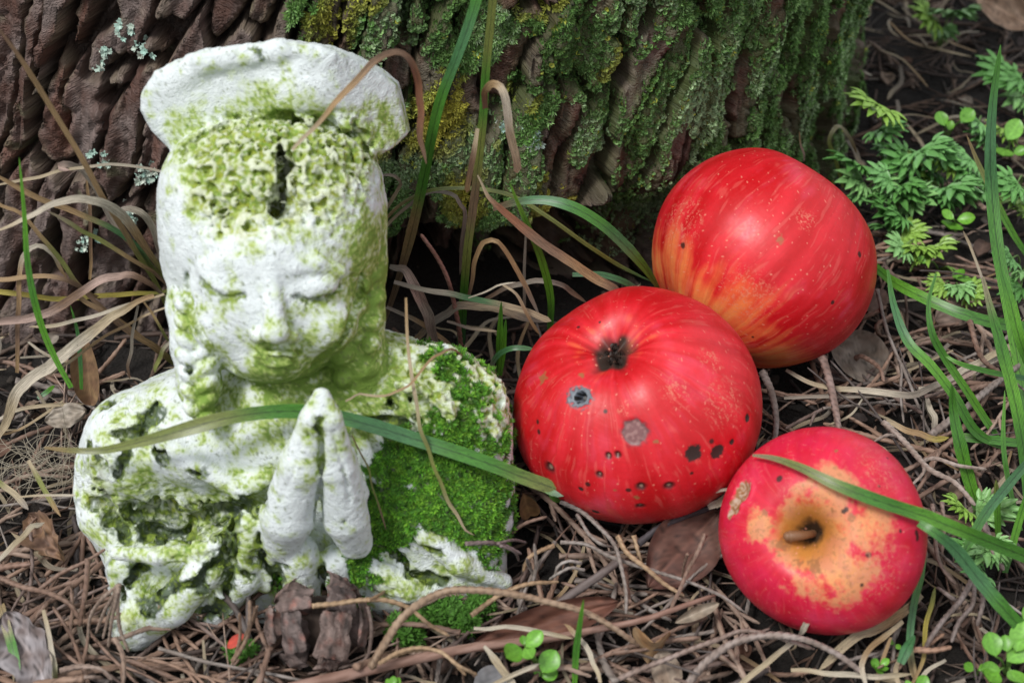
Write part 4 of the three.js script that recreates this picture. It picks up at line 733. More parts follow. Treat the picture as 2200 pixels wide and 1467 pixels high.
function blade(label, xy, at, w, colors, opt = {}) {
  const dry = !colors.some((c) => ['green', 'bright', 'blue', 'olive'].includes(c)) || opt.dry, name = opt.name ?? (dry ? 'dry_grass_blade' : 'grass_blade');
  if (opt.group?.startsWith('dry grass clump')) w *= 0.82; w *= dry ? 0.8 : 0.9; let pts = opt.pts ?? trace(xy, at);
  if (dry) { const r = rng(bladeSeed * 31 + 5), q = []; pts.forEach((p, i) => { const k = pxAt(p) * 5; q.push(i && i < pts.length - 1 ? p.clone().add(V3((r() - 0.5) * k, (r() - 0.5) * k, (r() - 0.5) * k)) : p); if (i < pts.length - 1 && r() < 0.6) q.push(p.clone().lerp(pts[i + 1], 0.4 + 0.2 * r()).add(V3((r() - 0.5) * k, (r() - 0.5) * k, (r() - 0.5) * k))); }); pts = q; opt = { fray: 0.1, round: 0.08, fold: 0.3 + 0.3 * r(), tw: (r() - 0.5) * 1.4, ...opt }; }
  return single(name, bladeGeo(pts, w, { seed: bladeSeed++, cols: grad(...colors), ...opt }), dry ? M.dry : M.green, label, dry ? 'dry grass' : 'grass', opt.group);
}
function twig(label, xy, at, w, tone, opt = {}) {
  const pts = trace(xy, at), k = pxAt(pts[0]), side = []; const g = twigGeo(curveOf(pts), w * k / 2, (opt.w1 ?? w * 0.7) * k / 2, bladeSeed++, { tone, scaly: opt.scaly ?? 1, sides: opt.sides ?? 8 });
  for (const [b, bw] of opt.branches ?? []) { const q = trace(b, at.hb ? { h: at.hb } : at); side.push(twigGeo(curveOf(q), (bw ?? w * 0.7) * k / 2, (bw ?? w * 0.7) * k * 0.36, bladeSeed++, { tone, scaly: opt.scaly ?? 1 })); }
  const o = single(opt.name ?? 'cypress_twig', g, M.twig, label, 'twig', opt.group); for (const s of side) part('side_twig', s, M.twig, o); return o;
}

// ---------------------------------------------------------------- grass, one object a blade
const hA2 = (a) => a.map(([x, y]) => onApple(2, x, y, 0.0016));
// across the statue
blade('long green blade lying across the chest of the statue behind its fingertips', [95, 962, 160, 968, 215, 968, 300, 950, 400, 922, 480, 900, 560, 887, 640, 884, 720, 895, 790, 912, 880, 940, 980, 972, 1060, 1000, 1130, 1028, 1195, 1050], { w: [44, 52, 53, 56, 58, 57, 54, 51, 49, 47, 45, 45, 44, 42, 40] }, 34, ['tan', 'olive', 'olive', 'green', 'blue', 'green', 'olive'], { root: 0.15, tip: 0.02, n0: [0, 0.75, 0.65] });
blade('torn green leaf end poking against the spotted apple', [1165, 1045, 1205, 1052, 1246, 1038], { h: [24, 24, 26] }, 34, ['bright', 'blue', 'blue'], { tip: 0.02, fray: 0.3 });
blade('small green leaf tip bent down beside the torn leaf end', [1175, 1040, 1190, 1058, 1205, 1078], { h: [24, 22, 18] }, 30, ['bright', 'green'], { tip: 0.4 });
blade('brown straw bent double over the headdress of the statue', [628, 322, 672, 275, 720, 222, 765, 172, 805, 132, 838, 113, 862, 114, 884, 135, 897, 180, 903, 240, 906, 300, 916, 352], { w: [57, 56, 50, 48, 46, 42, 40, 38, 34, 32, 30, 28] }, 19, ['straw', 'tan', 'brown', 'rust', 'brown'], { root: 0.5 });
blade('thin straw hanging down over the mossy shoulder of the statue', [872, 640, 878, 740, 888, 830, 902, 920, 930, 1000, 962, 1075, 1000, 1140, 1020, 1150], { w: [30, 38, 46, 47, 46, 44, 43, 42] }, 10, ['tan', 'straw', 'olive', 'straw'], { round: 0.5, dry: true });
blade('fine curled straw lying on the right shoulder of the statue', [742, 862, 770, 848, 830, 852, 880, 830, 930, 770, 965, 748, 995, 765], { w: [50, 47, 48, 48, 45, 40, 32] }, 7, ['straw', 'tan', 'brown'], { round: 0.5 });
blade('thread of grass lying on the moss beside the praying hands', [755, 935, 790, 1010, 810, 1080, 830, 1140], { w: [50, 49, 48, 47] }, 5, ['brown', 'olive', 'brown'], { round: 0.5, dry: true });
// across and beside the front apple
blade('green blade lying across the pinkish apple in front', [], {}, 31, ['straw', 'olive', 'green', 'bright', 'green', 'green'], { pts: [...hA2([[1618, 978], [1665, 985], [1720, 1004], [1790, 1038], [1860, 1066], [1905, 1082], [1945, 1095]]), onH(1990, 1110, 0.0435), onH(2060, 1138, 0.038), onH(2130, 1166, 0.029), onH(2215, 1200, 0.018)], root: 0.2, tip: 0.02 });
blade('blue green blade with a folded tip touching the front apple on its right', [1975, 1124, 2005, 1142, 2050, 1178, 2100, 1240, 2150, 1300, 2215, 1370], { h: [44, 44, 38, 30, 24, 14] }, 32, ['green', 'blue', 'blue', 'green', 'green'], { root: 0.55, tip: 0.02 });
blade('dark narrow blade standing behind the front apple down its right side', [1988, 1150, 1980, 1230, 1962, 1310, 1955, 1390, 1966, 1462], { h: [16, 14, 10, 6, 3] }, 17, ['blue', 'green', 'blue', 'tan'], { tip: 0.05 });
blade('short grey green leaf lying under the dark narrow blade', [1935, 1425, 1948, 1395, 1966, 1365], { h: [10, 12, 16] }, 26, ['blue', 'blue'], { tip: 0.5 });
// right-hand tuft
const RT = { group: 'green grass tuft on the right' };
blade('tallest wide blade of the tuft, running up the right edge', [2215, 930, 2192, 800, 2168, 660, 2145, 540, 2132, 420, 2128, 330, 2134, 220, 2151, 96], { h: [2, 12, 26, 38, 50, 62, 76, 92] }, 30, ['green', 'bright', 'green', 'blue', 'green'], { tip: 0.35, ...RT });
blade('thin blade with a brown tip leaning across the tallest blade', [2215, 560, 2170, 490, 2128, 405, 2100, 345, 2078, 290], { h: [16, 28, 40, 48, 56] }, 17, ['green', 'bright', 'olive', 'tan'], { tip: 0.5, ...RT });
blade('flat blade running level to the right from behind the rear apple', [1872, 566, 1920, 606, 1985, 640, 2060, 672, 2130, 692, 2215, 706], { h: [16, 20, 22, 22, 20, 16] }, 27, ['green', 'bright', 'green', 'green'], { root: 0.7, tip: 0.02, ...RT });
blade('curved blade starting beside the rear apple and dropping to the tuft', [1908, 580, 1922, 660, 1952, 735, 2000, 785, 2050, 850, 2095, 925, 2160, 965], { h: [40, 38, 34, 30, 22, 12, 4] }, 23, ['green', 'blue', 'bright', 'green', 'green'], { root: 0.3, ...RT });
blade('upright thin blade with a bend, between two curved blades', [2012, 588, 1996, 650, 2002, 712, 2030, 768, 2078, 840, 2120, 905, 2155, 955], { h: [50, 44, 38, 30, 20, 10, 3] }, 19, ['green', 'green', 'bright', 'green'], { root: 0.25, ...RT });
blade('broad bright blade with a pointed top, standing lowest in the tuft', [2112, 1120, 2085, 1040, 2062, 950, 2048, 880, 2046, 825], { h: [2, 12, 24, 32, 40] }, 31, ['green', 'bright', 'green', 'green'], { tip: 0.45, ...RT });
blade('stout blade with a frayed pale edge along the right', [2112, 596, 2128, 660, 2158, 770, 2185, 880, 2205, 1000, 2212, 1080], { h: [58, 50, 38, 26, 12, 3] }, 29, ['straw', 'green', 'bright', 'green', 'green'], { root: 0.3, tip: 0.02, ...RT });
blade('wide blade cut by the right edge beside the stout one', [2150, 575, 2172, 650, 2192, 730, 2215, 790], { h: [54, 46, 36, 26] }, 26, ['green', 'bright', 'green'], { root: 0.3, tip: 0.02, ...RT });
blade('thin needle like blade pointing up below the stout blade', [2195, 1140, 2172, 1055, 2157, 960, 2160, 838], { h: [2, 12, 22, 34] }, 12, ['green', 'green', 'bright'], { tip: 0.4, ...RT });
blade('short blunt bright blade right of the crossing blades', [2146, 1165, 2143, 1090, 2141, 1030], { h: [6, 16, 24] }, 16, ['bright', 'bright', 'olive'], { tip: 0.25, ...RT });
blade('silvery blade slanting down under the blade on the front apple', [2215, 985, 2160, 1050, 2110, 1115, 2070, 1190], { h: [16, 22, 24, 22] }, 23, ['blue', 'blue', 'green'], { tip: 0.1, ...RT });
blade('narrow blade arching from the tuft to the right edge', [2010, 745, 2050, 775, 2110, 795, 2215, 815], { h: [30, 30, 26, 16] }, 13, ['bright', 'green', 'blue'], { root: 0.3, tip: 0.02, ...RT });
blade('short upright blade behind the silvery blade', [2160, 1230, 2190, 1120, 2215, 1040], { h: [3, 16, 26] }, 18, ['green', 'bright', 'green'], { tip: 0.3, ...RT });
blade('low dark blade lying flat under the tuft', [2000, 930, 2060, 938, 2130, 945, 2215, 955], { h: [5, 8, 8, 6] }, 20, ['tan', 'green', 'green'], { root: 0.3, ...RT });
// between statue and apples
const MT = { group: 'grasses against the dark foot of the trunk' };
blade('tall green blade slanting up to the top of the frame from behind the statue', [822, 700, 850, 620, 876, 530, 898, 440, 915, 360, 930, 280, 948, 210, 985, 115, 1015, 30, 1040, -60], { z: [12, 14, 16, 18, 18, 18, 18, 18, 16, 14] }, 25, ['brown', 'brown', 'tan', 'green', 'green', 'blue', 'green'], { root: 0.35, tip: 0.02, ...MT });
blade('tall upright stalk with a leaf sheath, brown where the dry leaf hangs', [990, 738, 996, 640, 1004, 540, 1016, 450, 1028, 350, 1038, 250, 1044, 150, 1054, 50, 1064, -60], { z: [20, 20, 20, 19, 18, 17, 16, 15, 14] }, 20, ['blue', 'green', 'olive', 'brown', 'olive', 'green', 'olive', 'olive'], { root: 1.2, tip: 0.02, round: 0.3, ...MT });
blade('pale dead leaf hooked over the upright stalk', [1042, 232, 1043, 195, 1058, 178, 1076, 192, 1090, 250, 1102, 310, 1112, 372], { z: [19, 21, 24, 27, 28, 28, 27] }, 22, ['brown', 'tan', 'pale', 'straw', 'straw'], { tip: 0.03, ...MT });
blade('narrow brown dead leaf hanging beside the upright stalk', [1026, 276, 1018, 320, 1008, 370, 1003, 414], { z: [20, 22, 22, 21] }, 15, ['straw', 'brown', 'tan'], { tip: 0.05, ...MT });
blade('long brown dead blade slanting down to the spotted apple', [1026, 376, 1050, 420, 1100, 470, 1160, 522, 1220, 562, 1280, 600, 1335, 632], { z: [26, 28, 29, 30, 30, 29, 28] }, 25, ['straw', 'rust', 'brown', 'tan', 'brown'], { root: 0.15, tip: 0.05, ...MT });
blade('bright green shoot curving down behind the spotted apple', [1182, 710, 1183, 640, 1164, 560, 1136, 490, 1112, 435, 1095, 392], { z: [20, 22, 24, 26, 27, 27] }, 19, ['green', 'bright', 'green', 'bright'], { tip: 0.5, ...MT });
blade('broad green blade arching over to the rear apple', [1060, 448, 1110, 434, 1170, 430, 1230, 445, 1290, 480, 1345, 530, 1390, 582, 1420, 628], { z: [18, 20, 22, 24, 24, 22, 18, 14] }, 27, ['brown', 'blue', 'green', 'blue', 'green', 'olive'], { root: 0.5, tip: 0.35, ...MT });
blade('thin olive stem arching low and running to the rear apple', [822, 478, 860, 440, 920, 410, 990, 404, 1060, 410, 1110, 425, 1180, 468, 1260, 525, 1330, 570, 1400, 605], { z: [10, 12, 14, 14, 14, 14, 14, 12, 8, 4] }, 10, ['tan', 'olive', 'olive', 'olive', 'blue'], { round: 0.5, ...MT });
blade('grey dead blade arching down beside the upright stalk', [824, 492, 870, 445, 930, 412, 975, 420, 998, 450, 994, 520, 988, 590], { z: [8, 10, 12, 14, 14, 12, 8] }, 11, ['straw', 'grey', 'grey', 'grey'], MT);
blade('bent grey straw at the right of the head of the statue', [818, 470, 845, 425, 862, 392, 845, 378, 812, 376], { z: [8, 10, 11, 11, 11] }, 10, ['grey', 'straw', 'grey'], MT);
blade('broad curled mauve grey dead leaf behind the shoulder of the statue', [838, 572, 868, 580, 895, 620, 918, 680, 940, 745], { z: [18, 22, 26, 28, 28] }, 29, ['grey', 'pink', 'grey', 'grey'], { root: 0.4, tip: 0.3, ...MT });
blade('pale straw lying level behind the spotted apple', [846, 606, 920, 624, 1000, 638, 1080, 655, 1140, 672, 1185, 690], { z: [26, 28, 29, 30, 30, 30] }, 16, ['grey', 'pale', 'blue', 'straw', 'straw'], { dry: true, round: 0.4, tip: 0.03, ...MT });
blade('flat brown straw under the pale level straw', [880, 745, 935, 690, 985, 655, 1060, 662, 1170, 692], { z: [22, 25, 26, 27, 27] }, 22, ['tan', 'grey', 'straw', 'grey'], MT);
blade('dead blade looped in an arch over the level straw', [1004, 650, 1022, 560, 1040, 520, 1062, 516, 1090, 545, 1125, 610, 1160, 680], { z: [24, 26, 27, 28, 28, 28, 28] }, 13, ['brown', 'tan', 'tan', 'grey'], MT);
blade('white thread of straw standing out before the dark foot of the trunk', [1006, 640, 1040, 630, 1072, 612, 1108, 606], { z: [32, 33, 33, 33] }, 5, ['pale', 'pale'], { round: 0.5, ...MT });
blade('thin tan straw dropping to the left of the spotted apple', [1080, 612, 1105, 630, 1135, 680, 1160, 720], { z: [30, 31, 32, 32] }, 9, ['straw', 'tan'], MT);
blade('brown arch of straw resting on top of the spotted apple', [1030, 650, 1090, 618, 1150, 602, 1205, 610, 1260, 650], { z: [16, 18, 20, 20, 18] }, 14, ['brown', 'grey', 'brown'], MT);
blade('short green shoot at the left of the spotted apple', [1072, 800, 1074, 720, 1077, 648], { z: [30, 31, 31] }, 17, ['green', 'bright', 'green'], { tip: 0.5, ...MT });
blade('second short green shoot growing from the same point', [1074, 806, 1082, 740, 1087, 684], { z: [32, 33, 33] }, 15, ['bright', 'bright', 'green'], { tip: 0.5, ...MT });
blade('grey green blade curling from the shoulder to the spotted apple', [1050, 800, 1068, 765, 1100, 748, 1150, 750], { z: [36, 38, 40, 40] }, 13, ['grey', 'blue', 'blue'], { dry: false, ...MT });
blade('dry crossing straw low behind the shoulder of the statue', [830, 660, 900, 690, 960, 740, 1000, 790], { z: [20, 24, 28, 30] }, 13, ['grey', 'tan', 'grey'], MT);
blade('small pale straw lying low under the shoots', [960, 690, 1010, 705, 1070, 712], { z: [30, 31, 31] }, 8, ['grey', 'straw'], MT);
blade('thin grey straw standing behind the spotted apple in the dark', [1130, 500, 1128, 580, 1126, 680], { z: [10, 10, 10] }, 8, ['grey', 'grey'], MT);
blade('blue green blade low between the two rear apples and the trunk', [1230, 590, 1290, 590, 1340, 605, 1390, 640], { z: [10, 10, 10, 8] }, 15, ['blue', 'blue', 'grey'], { dry: false, ...MT });
blade('thin straw rising behind the rear apple against the moss', [1728, 345, 1722, 310, 1718, 282], { h: [30, 40, 50] }, 7, ['pink', 'tan'], { round: 0.5 });
blade('yellow green stem bent over at the right of the rear apple', [1812, 402, 1795, 340, 1782, 300, 1798, 272, 1822, 290, 1842, 330], { h: [4, 16, 24, 28, 22, 12] }, 10, ['olive', 'olive', 'straw', 'tan'], { round: 0.5 });
// clump at the left
const LT = { group: 'dry grass clump at the left of the statue' };
blade('long orange brown stalk slanting up to the left edge', [372, 690, 335, 610, 290, 538, 240, 460, 180, 350, 100, 215, 40, 120, -20, 40], { z: [26, 28, 32, 36, 38, 40, 42, 42] }, 18, ['olive', 'olive', 'tan', 'tan', 'tan', 'brown'], { round: 0.45, dry: true, ...LT });
blade('yellow stem running level to the left edge', [372, 618, 345, 627, 290, 632, 215, 636, 120, 640, 50, 632, -20, 624], { z: [28, 32, 36, 40, 42, 44, 44] }, 16, ['olive', 'yellow', 'yellow', 'yellow'], { dry: true, round: 0.5, tip: 0.02, ...LT });
blade('brown sheath stalk ending at the joint of the yellow stem', [214, 640, 170, 620, 130, 595, 60, 595, -20, 600], { z: [40, 43, 45, 46, 46] }, 15, ['tan', 'brown', 'tan', 'tan'], { round: 0.45, tip: 0.02, ...LT });
blade('broad pale dead leaf with black specks arching to the left', [360, 600, 310, 530, 262, 462, 215, 432, 165, 425, 110, 440, 50, 472, -20, 500], { z: [28, 32, 36, 40, 43, 46, 48, 48] }, 30, ['olive', 'tan', 'pale', 'pale', 'straw'], { dry: true, root: 0.4, tip: 0.5, ...LT });
blade('grey brown dead leaf folded over at the trunk and hanging down', [290, 540, 240, 470, 205, 400, 175, 362, 140, 352, 118, 360, 150, 366], { z: [30, 28, 26, 26, 28, 30, 31] }, 22, ['brown', 'grey', 'grey', 'pink'], { root: 0.5, ...LT });
blade('thin white straw arching behind the head of the statue', [382, 378, 330, 366, 270, 355, 200, 354, 120, 368, 50, 388, -20, 400], { z: [18, 20, 22, 26, 30, 32, 34] }, 10, ['pale', 'pale', 'straw', 'straw'], LT);
blade('grey leaf curled in a hook beside the head of the statue', [350, 600, 342, 540, 325, 485, 300, 455, 268, 448, 240, 458], { z: [24, 26, 27, 28, 29, 30] }, 22, ['grey', 'grey', 'pale', 'grey'], { root: 0.4, ...LT });
blade('hairy tan stalk below the specked leaf', [360, 612, 330, 585, 275, 552, 200, 510, 150, 482, 98, 452], { z: [34, 36, 40, 42, 44, 46] }, 14, ['brown', 'tan', 'olive', 'straw'], { dry: true, round: 0.5, ...LT });
blade('dark green fading blade between the stalks of the clump', [350, 600, 300, 540, 240, 490, 180, 465, 90, 430, -20, 370], { z: [26, 30, 32, 34, 36, 38] }, 18, ['olive', 'blue', 'tan', 'tan'], { dry: true, ...LT });
blade('widest pale dead leaf slanting down to the left', [330, 635, 290, 650, 240, 680, 190, 722, 130, 770, 80, 806, 40, 840, 10, 910, -10, 960], { z: [44, 46, 50, 52, 56, 58, 60, 60, 60] }, 38, ['tan', 'straw', 'pale', 'pale', 'straw', 'straw'], { root: 0.35, tip: 0.25, ...LT });
blade('narrow straw lying along the top of the widest pale leaf', [352, 632, 280, 655, 200, 678, 130, 696, 60, 702], { z: [42, 46, 50, 52, 52] }, 12, ['straw', 'pale', 'straw'], LT);
blade('pinkish dead leaf twisting to the left edge', [358, 640, 322, 610, 275, 592, 225, 600, 170, 628, 110, 668, 60, 682, -20, 690], { z: [36, 40, 42, 44, 46, 48, 50, 50] }, 27, ['pale', 'brown', 'pink', 'brown', 'pink', 'pink'], { root: 0.3, tip: 0.02, tw: 1.6, ...LT });
blade('olive stalk crossing the joint of the yellow stem', [-20, 428, 40, 458, 90, 510, 130, 560, 160, 605, 220, 660, 300, 720, 380, 790], { z: [42, 42, 42, 42, 42, 42, 40, 36] }, 15, ['tan', 'tan', 'olive', 'brown', 'tan', 'tan', 'olive'], { dry: true, round: 0.45, ...LT });
blade('bright green blade crossing the clump from top to bottom at the left', [152, 832, 118, 770, 92, 710, 72, 640, 58, 560, 52, 470, 46, 400, 40, 338], { z: [64, 62, 60, 58, 55, 52, 50, 48] }, 20, ['bright', 'bright', 'green', 'bright', 'bright'], { tip: 0.6, ...LT });
blade('thin green shoot behind the widest pale leaf', [174, 836, 172, 780, 165, 710, 150, 655], { z: [50, 48, 46, 44] }, 13, ['green', 'blue', 'green'], { tip: 0.5, ...LT });
blade('upright tan straw against the bark at the left', [192, 600, 196, 520, 194, 440, 186, 380], { z: [22, 22, 22, 22] }, 12, ['tan', 'brown', 'tan'], { round: 0.4, ...LT });
blade('bent straw loop at the far left with a pale top', [36, 800, 35, 700, 40, 600, 50, 545, 80, 528, 110, 545, 145, 600], { z: [50, 48, 46, 44, 43, 42, 42] }, 16, ['tan', 'brown', 'tan', 'pale', 'tan'], LT);
blade('tan blade under the yellow stem slanting to the statue', [160, 630, 215, 665, 270, 705, 330, 745, 385, 790], { z: [46, 46, 44, 42, 38] }, 20, ['tan', 'brown', 'tan', 'olive'], { dry: true, ...LT });
blade('thin straw crossing low to the arm of the statue', [385, 650, 310, 680, 230, 720, 150, 775, 100, 812], { z: [44, 46, 50, 54, 58] }, 9, ['straw', 'tan', 'straw'], LT);
blade('grey straw hanging down beside the braid of the statue', [296, 655, 285, 720, 275, 790, 278, 815], { z: [46, 48, 48, 48] }, 11, ['grey', 'grey', 'brown'], LT);
blade('brown straw slanting to the shoulder of the statue', [308, 648, 340, 690, 362, 735], { z: [46, 46, 44] }, 9, ['tan', 'olive'], { dry: true, ...LT });
blade('grey green curl of grass on the shoulder beside the braid', [372, 732, 352, 745, 340, 775, 332, 800], { w: [44, 44, 40, 38] }, 14, ['grey', 'olive', 'olive'], { dry: true, ...LT });
// on the ground in front and right
const SG = { group: 'loose straws on the ground' };
blade('green blade standing alone at the bottom edge', [1234, 1480, 1238, 1400, 1246, 1340, 1254, 1288], { h: [4, 14, 22, 30] }, 16, ['bright', 'green', 'bright'], { tip: 0.5 });
blade('forked pale straw beside the lone green blade', [1290, 1467, 1275, 1420, 1255, 1385, 1230, 1360, 1212, 1340], { h: [10, 12, 14, 15, 16] }, 13, ['straw', 'pale', 'tan'], SG);
blade('white straw splinter crossing behind the lone green blade', [1018, 1350, 1080, 1348, 1150, 1352, 1232, 1372], { h: [14, 15, 15, 14] }, 12, ['pale', 'pale', 'straw'], SG);
blade('split pale straw at the bottom edge near the seedling', [1040, 1388, 1070, 1425, 1110, 1480], { h: [16, 14, 10] }, 20, ['pale', 'straw', 'pale'], { root: 0.4, ...SG });
blade('pale straw lying along the bottom edge', [1045, 1478, 1100, 1452, 1160, 1425], { h: [12, 13, 14] }, 12, ['straw', 'pale'], SG);
blade('long flat straw lying right of the rear apple', [1690, 795, 1740, 822, 1800, 834, 1880, 842, 1960, 848, 2010, 830, 2070, 795, 2130, 762, 2215, 730], { h: [12, 14, 15, 15, 14, 14, 15, 15, 14] }, 17, ['pale', 'straw', 'pale', 'grey', 'pale', 'straw', 'pale'], { root: 0.5, tip: 0.02, ...SG });
blade('grey straw lying parallel below the long flat straw', [1685, 855, 1780, 850, 1880, 852, 1985, 848], { h: [10, 12, 13, 13] }, 11, ['grey', 'grey', 'pale'], SG);
blade('broad frayed straw sheath at the end of the long straw', [1975, 838, 2030, 830, 2080, 800, 2140, 765, 2200, 745], { h: [12, 13, 14, 13, 12] }, 22, ['pale', 'pink', 'pale', 'pale'], { fray: 0.2, ...SG });
blade('curled grey leaf under the straw sheath', [1990, 850, 2000, 880, 2012, 905, 2005, 925], { h: [12, 12, 10, 8] }, 15, ['grey', 'pale', 'grey'], SG);
blade('tan straw lying from the front apple to the tuft', [1905, 905, 1950, 925, 2010, 945, 2040, 940], { h: [9, 10, 11, 11] }, 16, ['straw', 'tan', 'yellow'], { dry: true, ...SG });
blade('thin straw slanting beside the top of the front apple', [1855, 855, 1830, 890, 1800, 905, 1780, 912], { h: [12, 12, 12, 12] }, 6, ['pale', 'straw'], SG);
blade('broad tan straw curving out from under the front apple', [1980, 1278, 1950, 1310, 1900, 1342, 1850, 1362, 1800, 1400, 1760, 1440], { h: [8, 10, 11, 11, 10, 9] }, 24, ['straw', 'tan', 'straw', 'straw'], SG);
blade('bent tan straw below the front apple reaching the bottom edge', [1940, 1335, 1895, 1372, 1862, 1400, 1852, 1430, 1864, 1480], { h: [12, 12, 13, 12, 9] }, 15, ['straw', 'tan', 'pale'], SG);
blade('pale straw stub sticking up before the front apple', [1742, 1326, 1730, 1345, 1716, 1364], { h: [20, 17, 14] }, 16, ['grey', 'pale', 'grey'], { fray: 0.2, tip: 0.3, ...SG });
blade('straw slanting from the stub to the bottom edge', [1716, 1370, 1670, 1405, 1620, 1445, 1580, 1480], { h: [12, 11, 10, 8] }, 15, ['pale', 'straw', 'straw'], SG);
blade('short cut straw lying between the two front apples', [1520, 1062, 1550, 1055, 1585, 1050], { h: [26, 27, 27] }, 8, ['pale', 'pale'], { fray: 0.3, ...SG });
blade('pale straw chip against the left side of the front apple', [1522, 1090, 1545, 1080, 1562, 1066], { h: [20, 21, 22] }, 20, ['pale', 'straw'], { fray: 0.25, tip: 0.05, ...SG });
blade('flat straw level at the bottom edge below the front apple', [1700, 1440, 1780, 1446, 1880, 1452, 1960, 1448], { h: [8, 9, 9, 8] }, 14, ['straw', 'pale', 'straw'], SG);
blade('straw lying along the bottom right of the trefoil seedling', [1960, 1470, 1985, 1420, 1990, 1340, 2010, 1260], { h: [4, 7, 9, 10] }, 12, ['tan', 'yellow', 'olive'], { dry: true, ...SG });
blade('white hair thin straw standing at the right behind the level blade', [2125, 640, 2108, 590, 2080, 520, 2070, 495], { h: [14, 22, 30, 34] }, 7, ['pale', 'straw'], { round: 0.5, ...SG });
blade('green and tan blade lying at the left bottom edge', [2, 1300, 14, 1350, 28, 1400, 38, 1460], { h: [12, 13, 12, 9] }, 22, ['tan', 'straw', 'green', 'green'], SG);
blade('pale straw upright at the left bottom edge', [92, 1310, 105, 1370, 118, 1430, 122, 1480], { h: [20, 16, 12, 8] }, 13, ['straw', 'pale', 'olive'], { dry: true, ...SG });
blade('white straw sloping down at the left edge', [-10, 1210, 30, 1170, 70, 1130, 95, 1122], { h: [14, 15, 15, 14] }, 14, ['pale', 'straw', 'pale'], SG);
blade('thin white straw touching the left arm of the statue', [40, 1068, 90, 1066, 165, 1064], { h: [26, 28, 30] }, 6, ['straw', 'pale'], SG);
blade('olive straw lying at the left edge', [-10, 1030, 30, 1062, 60, 1095], { h: [14, 14, 13] }, 16, ['olive', 'straw', 'grey'], { dry: true, ...SG });
blade('tan straw lying beside the fibre ball', [60, 990, 100, 1060, 130, 1110], { h: [20, 18, 14] }, 13, ['straw', 'olive', 'tan'], { dry: true, ...SG });
blade('short green leaf scrap on the litter at the left', [80, 856, 100, 842, 116, 828], { h: [8, 9, 9] }, 11, ['blue', 'bright'], { tip: 0.3 });
blade('pale straw slanting at the left under the widest leaf', [-10, 905, 40, 880, 100, 872, 180, 868], { h: [14, 16, 16, 14] }, 10, ['pale', 'straw', 'straw'], SG);
const oval = (w, p = 0.8) => (t) => w * Math.pow(Math.sin(Math.PI * clamp(t, 0.001, 0.999)), p);

// ---------------------------------------------------------------- twigs that stand out, then the rest of the litter
const TR = [0.2, 0.12, 0.085], TG = [0.23, 0.19, 0.165], TD = [0.085, 0.065, 0.058], TT = [0.36, 0.235, 0.135];
twig('scaly twig lying over the top of the cypress cone', [670, 1302, 720, 1297, 770, 1290, 830, 1290, 878, 1306, 920, 1340, 965, 1366], { h: [27, 26, 25, 24, 22, 18, 14] }, 12, TT, { branches: [[[790, 1290, 815, 1278, 826, 1270], 8]] });
twig('thick pale scaly twig arching right from beside the cone', [798, 1432, 822, 1390, 862, 1330, 905, 1294, 960, 1270, 1030, 1268, 1100, 1276, 1180, 1294, 1260, 1316, 1320, 1350, 1370, 1385], { h: [14, 20, 26, 29, 30, 30, 29, 27, 24, 20, 14] }, 19, [0.3, 0.2, 0.13], { w1: 12 });
twig('smooth thick reddish branch along the bottom edge', [620, 1480, 720, 1456, 830, 1430, 930, 1408, 1010, 1392, 1090, 1382, 1180, 1372, 1280, 1352, 1380, 1332, 1480, 1298, 1540, 1278], { h: [8, 9, 10, 11, 12, 12, 13, 14, 15, 15, 14] }, 34, [0.24, 0.135, 0.1], { scaly: 0.12, w1: 13, name: 'branch', sides: 12 });
twig('pair of pale twigs curling over the reddish branch', [815, 1425, 860, 1400, 910, 1392, 955, 1406, 1000, 1450], { h: [18, 22, 24, 23, 18] }, 10, TT, { branches: [[[845, 1408, 900, 1396, 945, 1400, 985, 1430, 1025, 1450], 10]] });
twig('thick dark mottled stick lying behind the arching twig', [1195, 1302, 1245, 1265, 1290, 1235, 1335, 1200], { h: [14, 15, 16, 16] }, 26, [0.13, 0.1, 0.09], { scaly: 0.25, w1: 22, name: 'stick', sides: 10 });
twig('black stick wedged under the spotted apple', [1372, 1168, 1420, 1132, 1475, 1108, 1530, 1090, 1568, 1072], { h: [14, 16, 17, 17, 17] }, 20, [0.055, 0.045, 0.05], { scaly: 0.4, w1: 12, name: 'stick' });
twig('grey twig hanging from the spotted apple down to the stick', [1205, 1078, 1250, 1100, 1285, 1130, 1320, 1170, 1335, 1220, 1345, 1270, 1345, 1318], { h: [20, 20, 20, 20, 20, 18, 16] }, 11, TG, { branches: [[[1240, 1106, 1268, 1150, 1290, 1168, 1320, 1176], 9]] });
twig('orange brown forked twig below the spotted apple', [1328, 1152, 1345, 1185, 1390, 1222, 1430, 1256, 1470, 1280], { h: [22, 21, 20, 18, 16] }, 12, TT, { branches: [[[1362, 1150, 1368, 1175, 1378, 1206], 11]] });
twig('long thin grey twig running towards the front apple', [1205, 1165, 1260, 1170, 1310, 1195, 1400, 1225, 1480, 1250, 1550, 1280, 1600, 1315], { h: [15, 16, 17, 17, 17, 16, 14] }, 10, TG);
twig('red brown twig standing up beside the front apple', [1515, 1148, 1500, 1185, 1478, 1225, 1462, 1265, 1445, 1300, 1438, 1322], { h: [26, 24, 21, 19, 16, 14] }, 11, TR, { branches: [[[1478, 1190, 1470, 1215, 1466, 1245], 8]] });
twig('pale curled twigs right of the statue', [1248, 1210, 1220, 1206, 1200, 1216, 1192, 1240], { h: [18, 20, 19, 15] }, 9, [0.3, 0.26, 0.23], { branches: [[[1255, 1225, 1225, 1220, 1200, 1232, 1180, 1245], 8]] });
twig('tan twig bending left of the stick', [1190, 1172, 1160, 1184, 1135, 1200, 1124, 1228], { h: [16, 16, 15, 12] }, 11, TT);
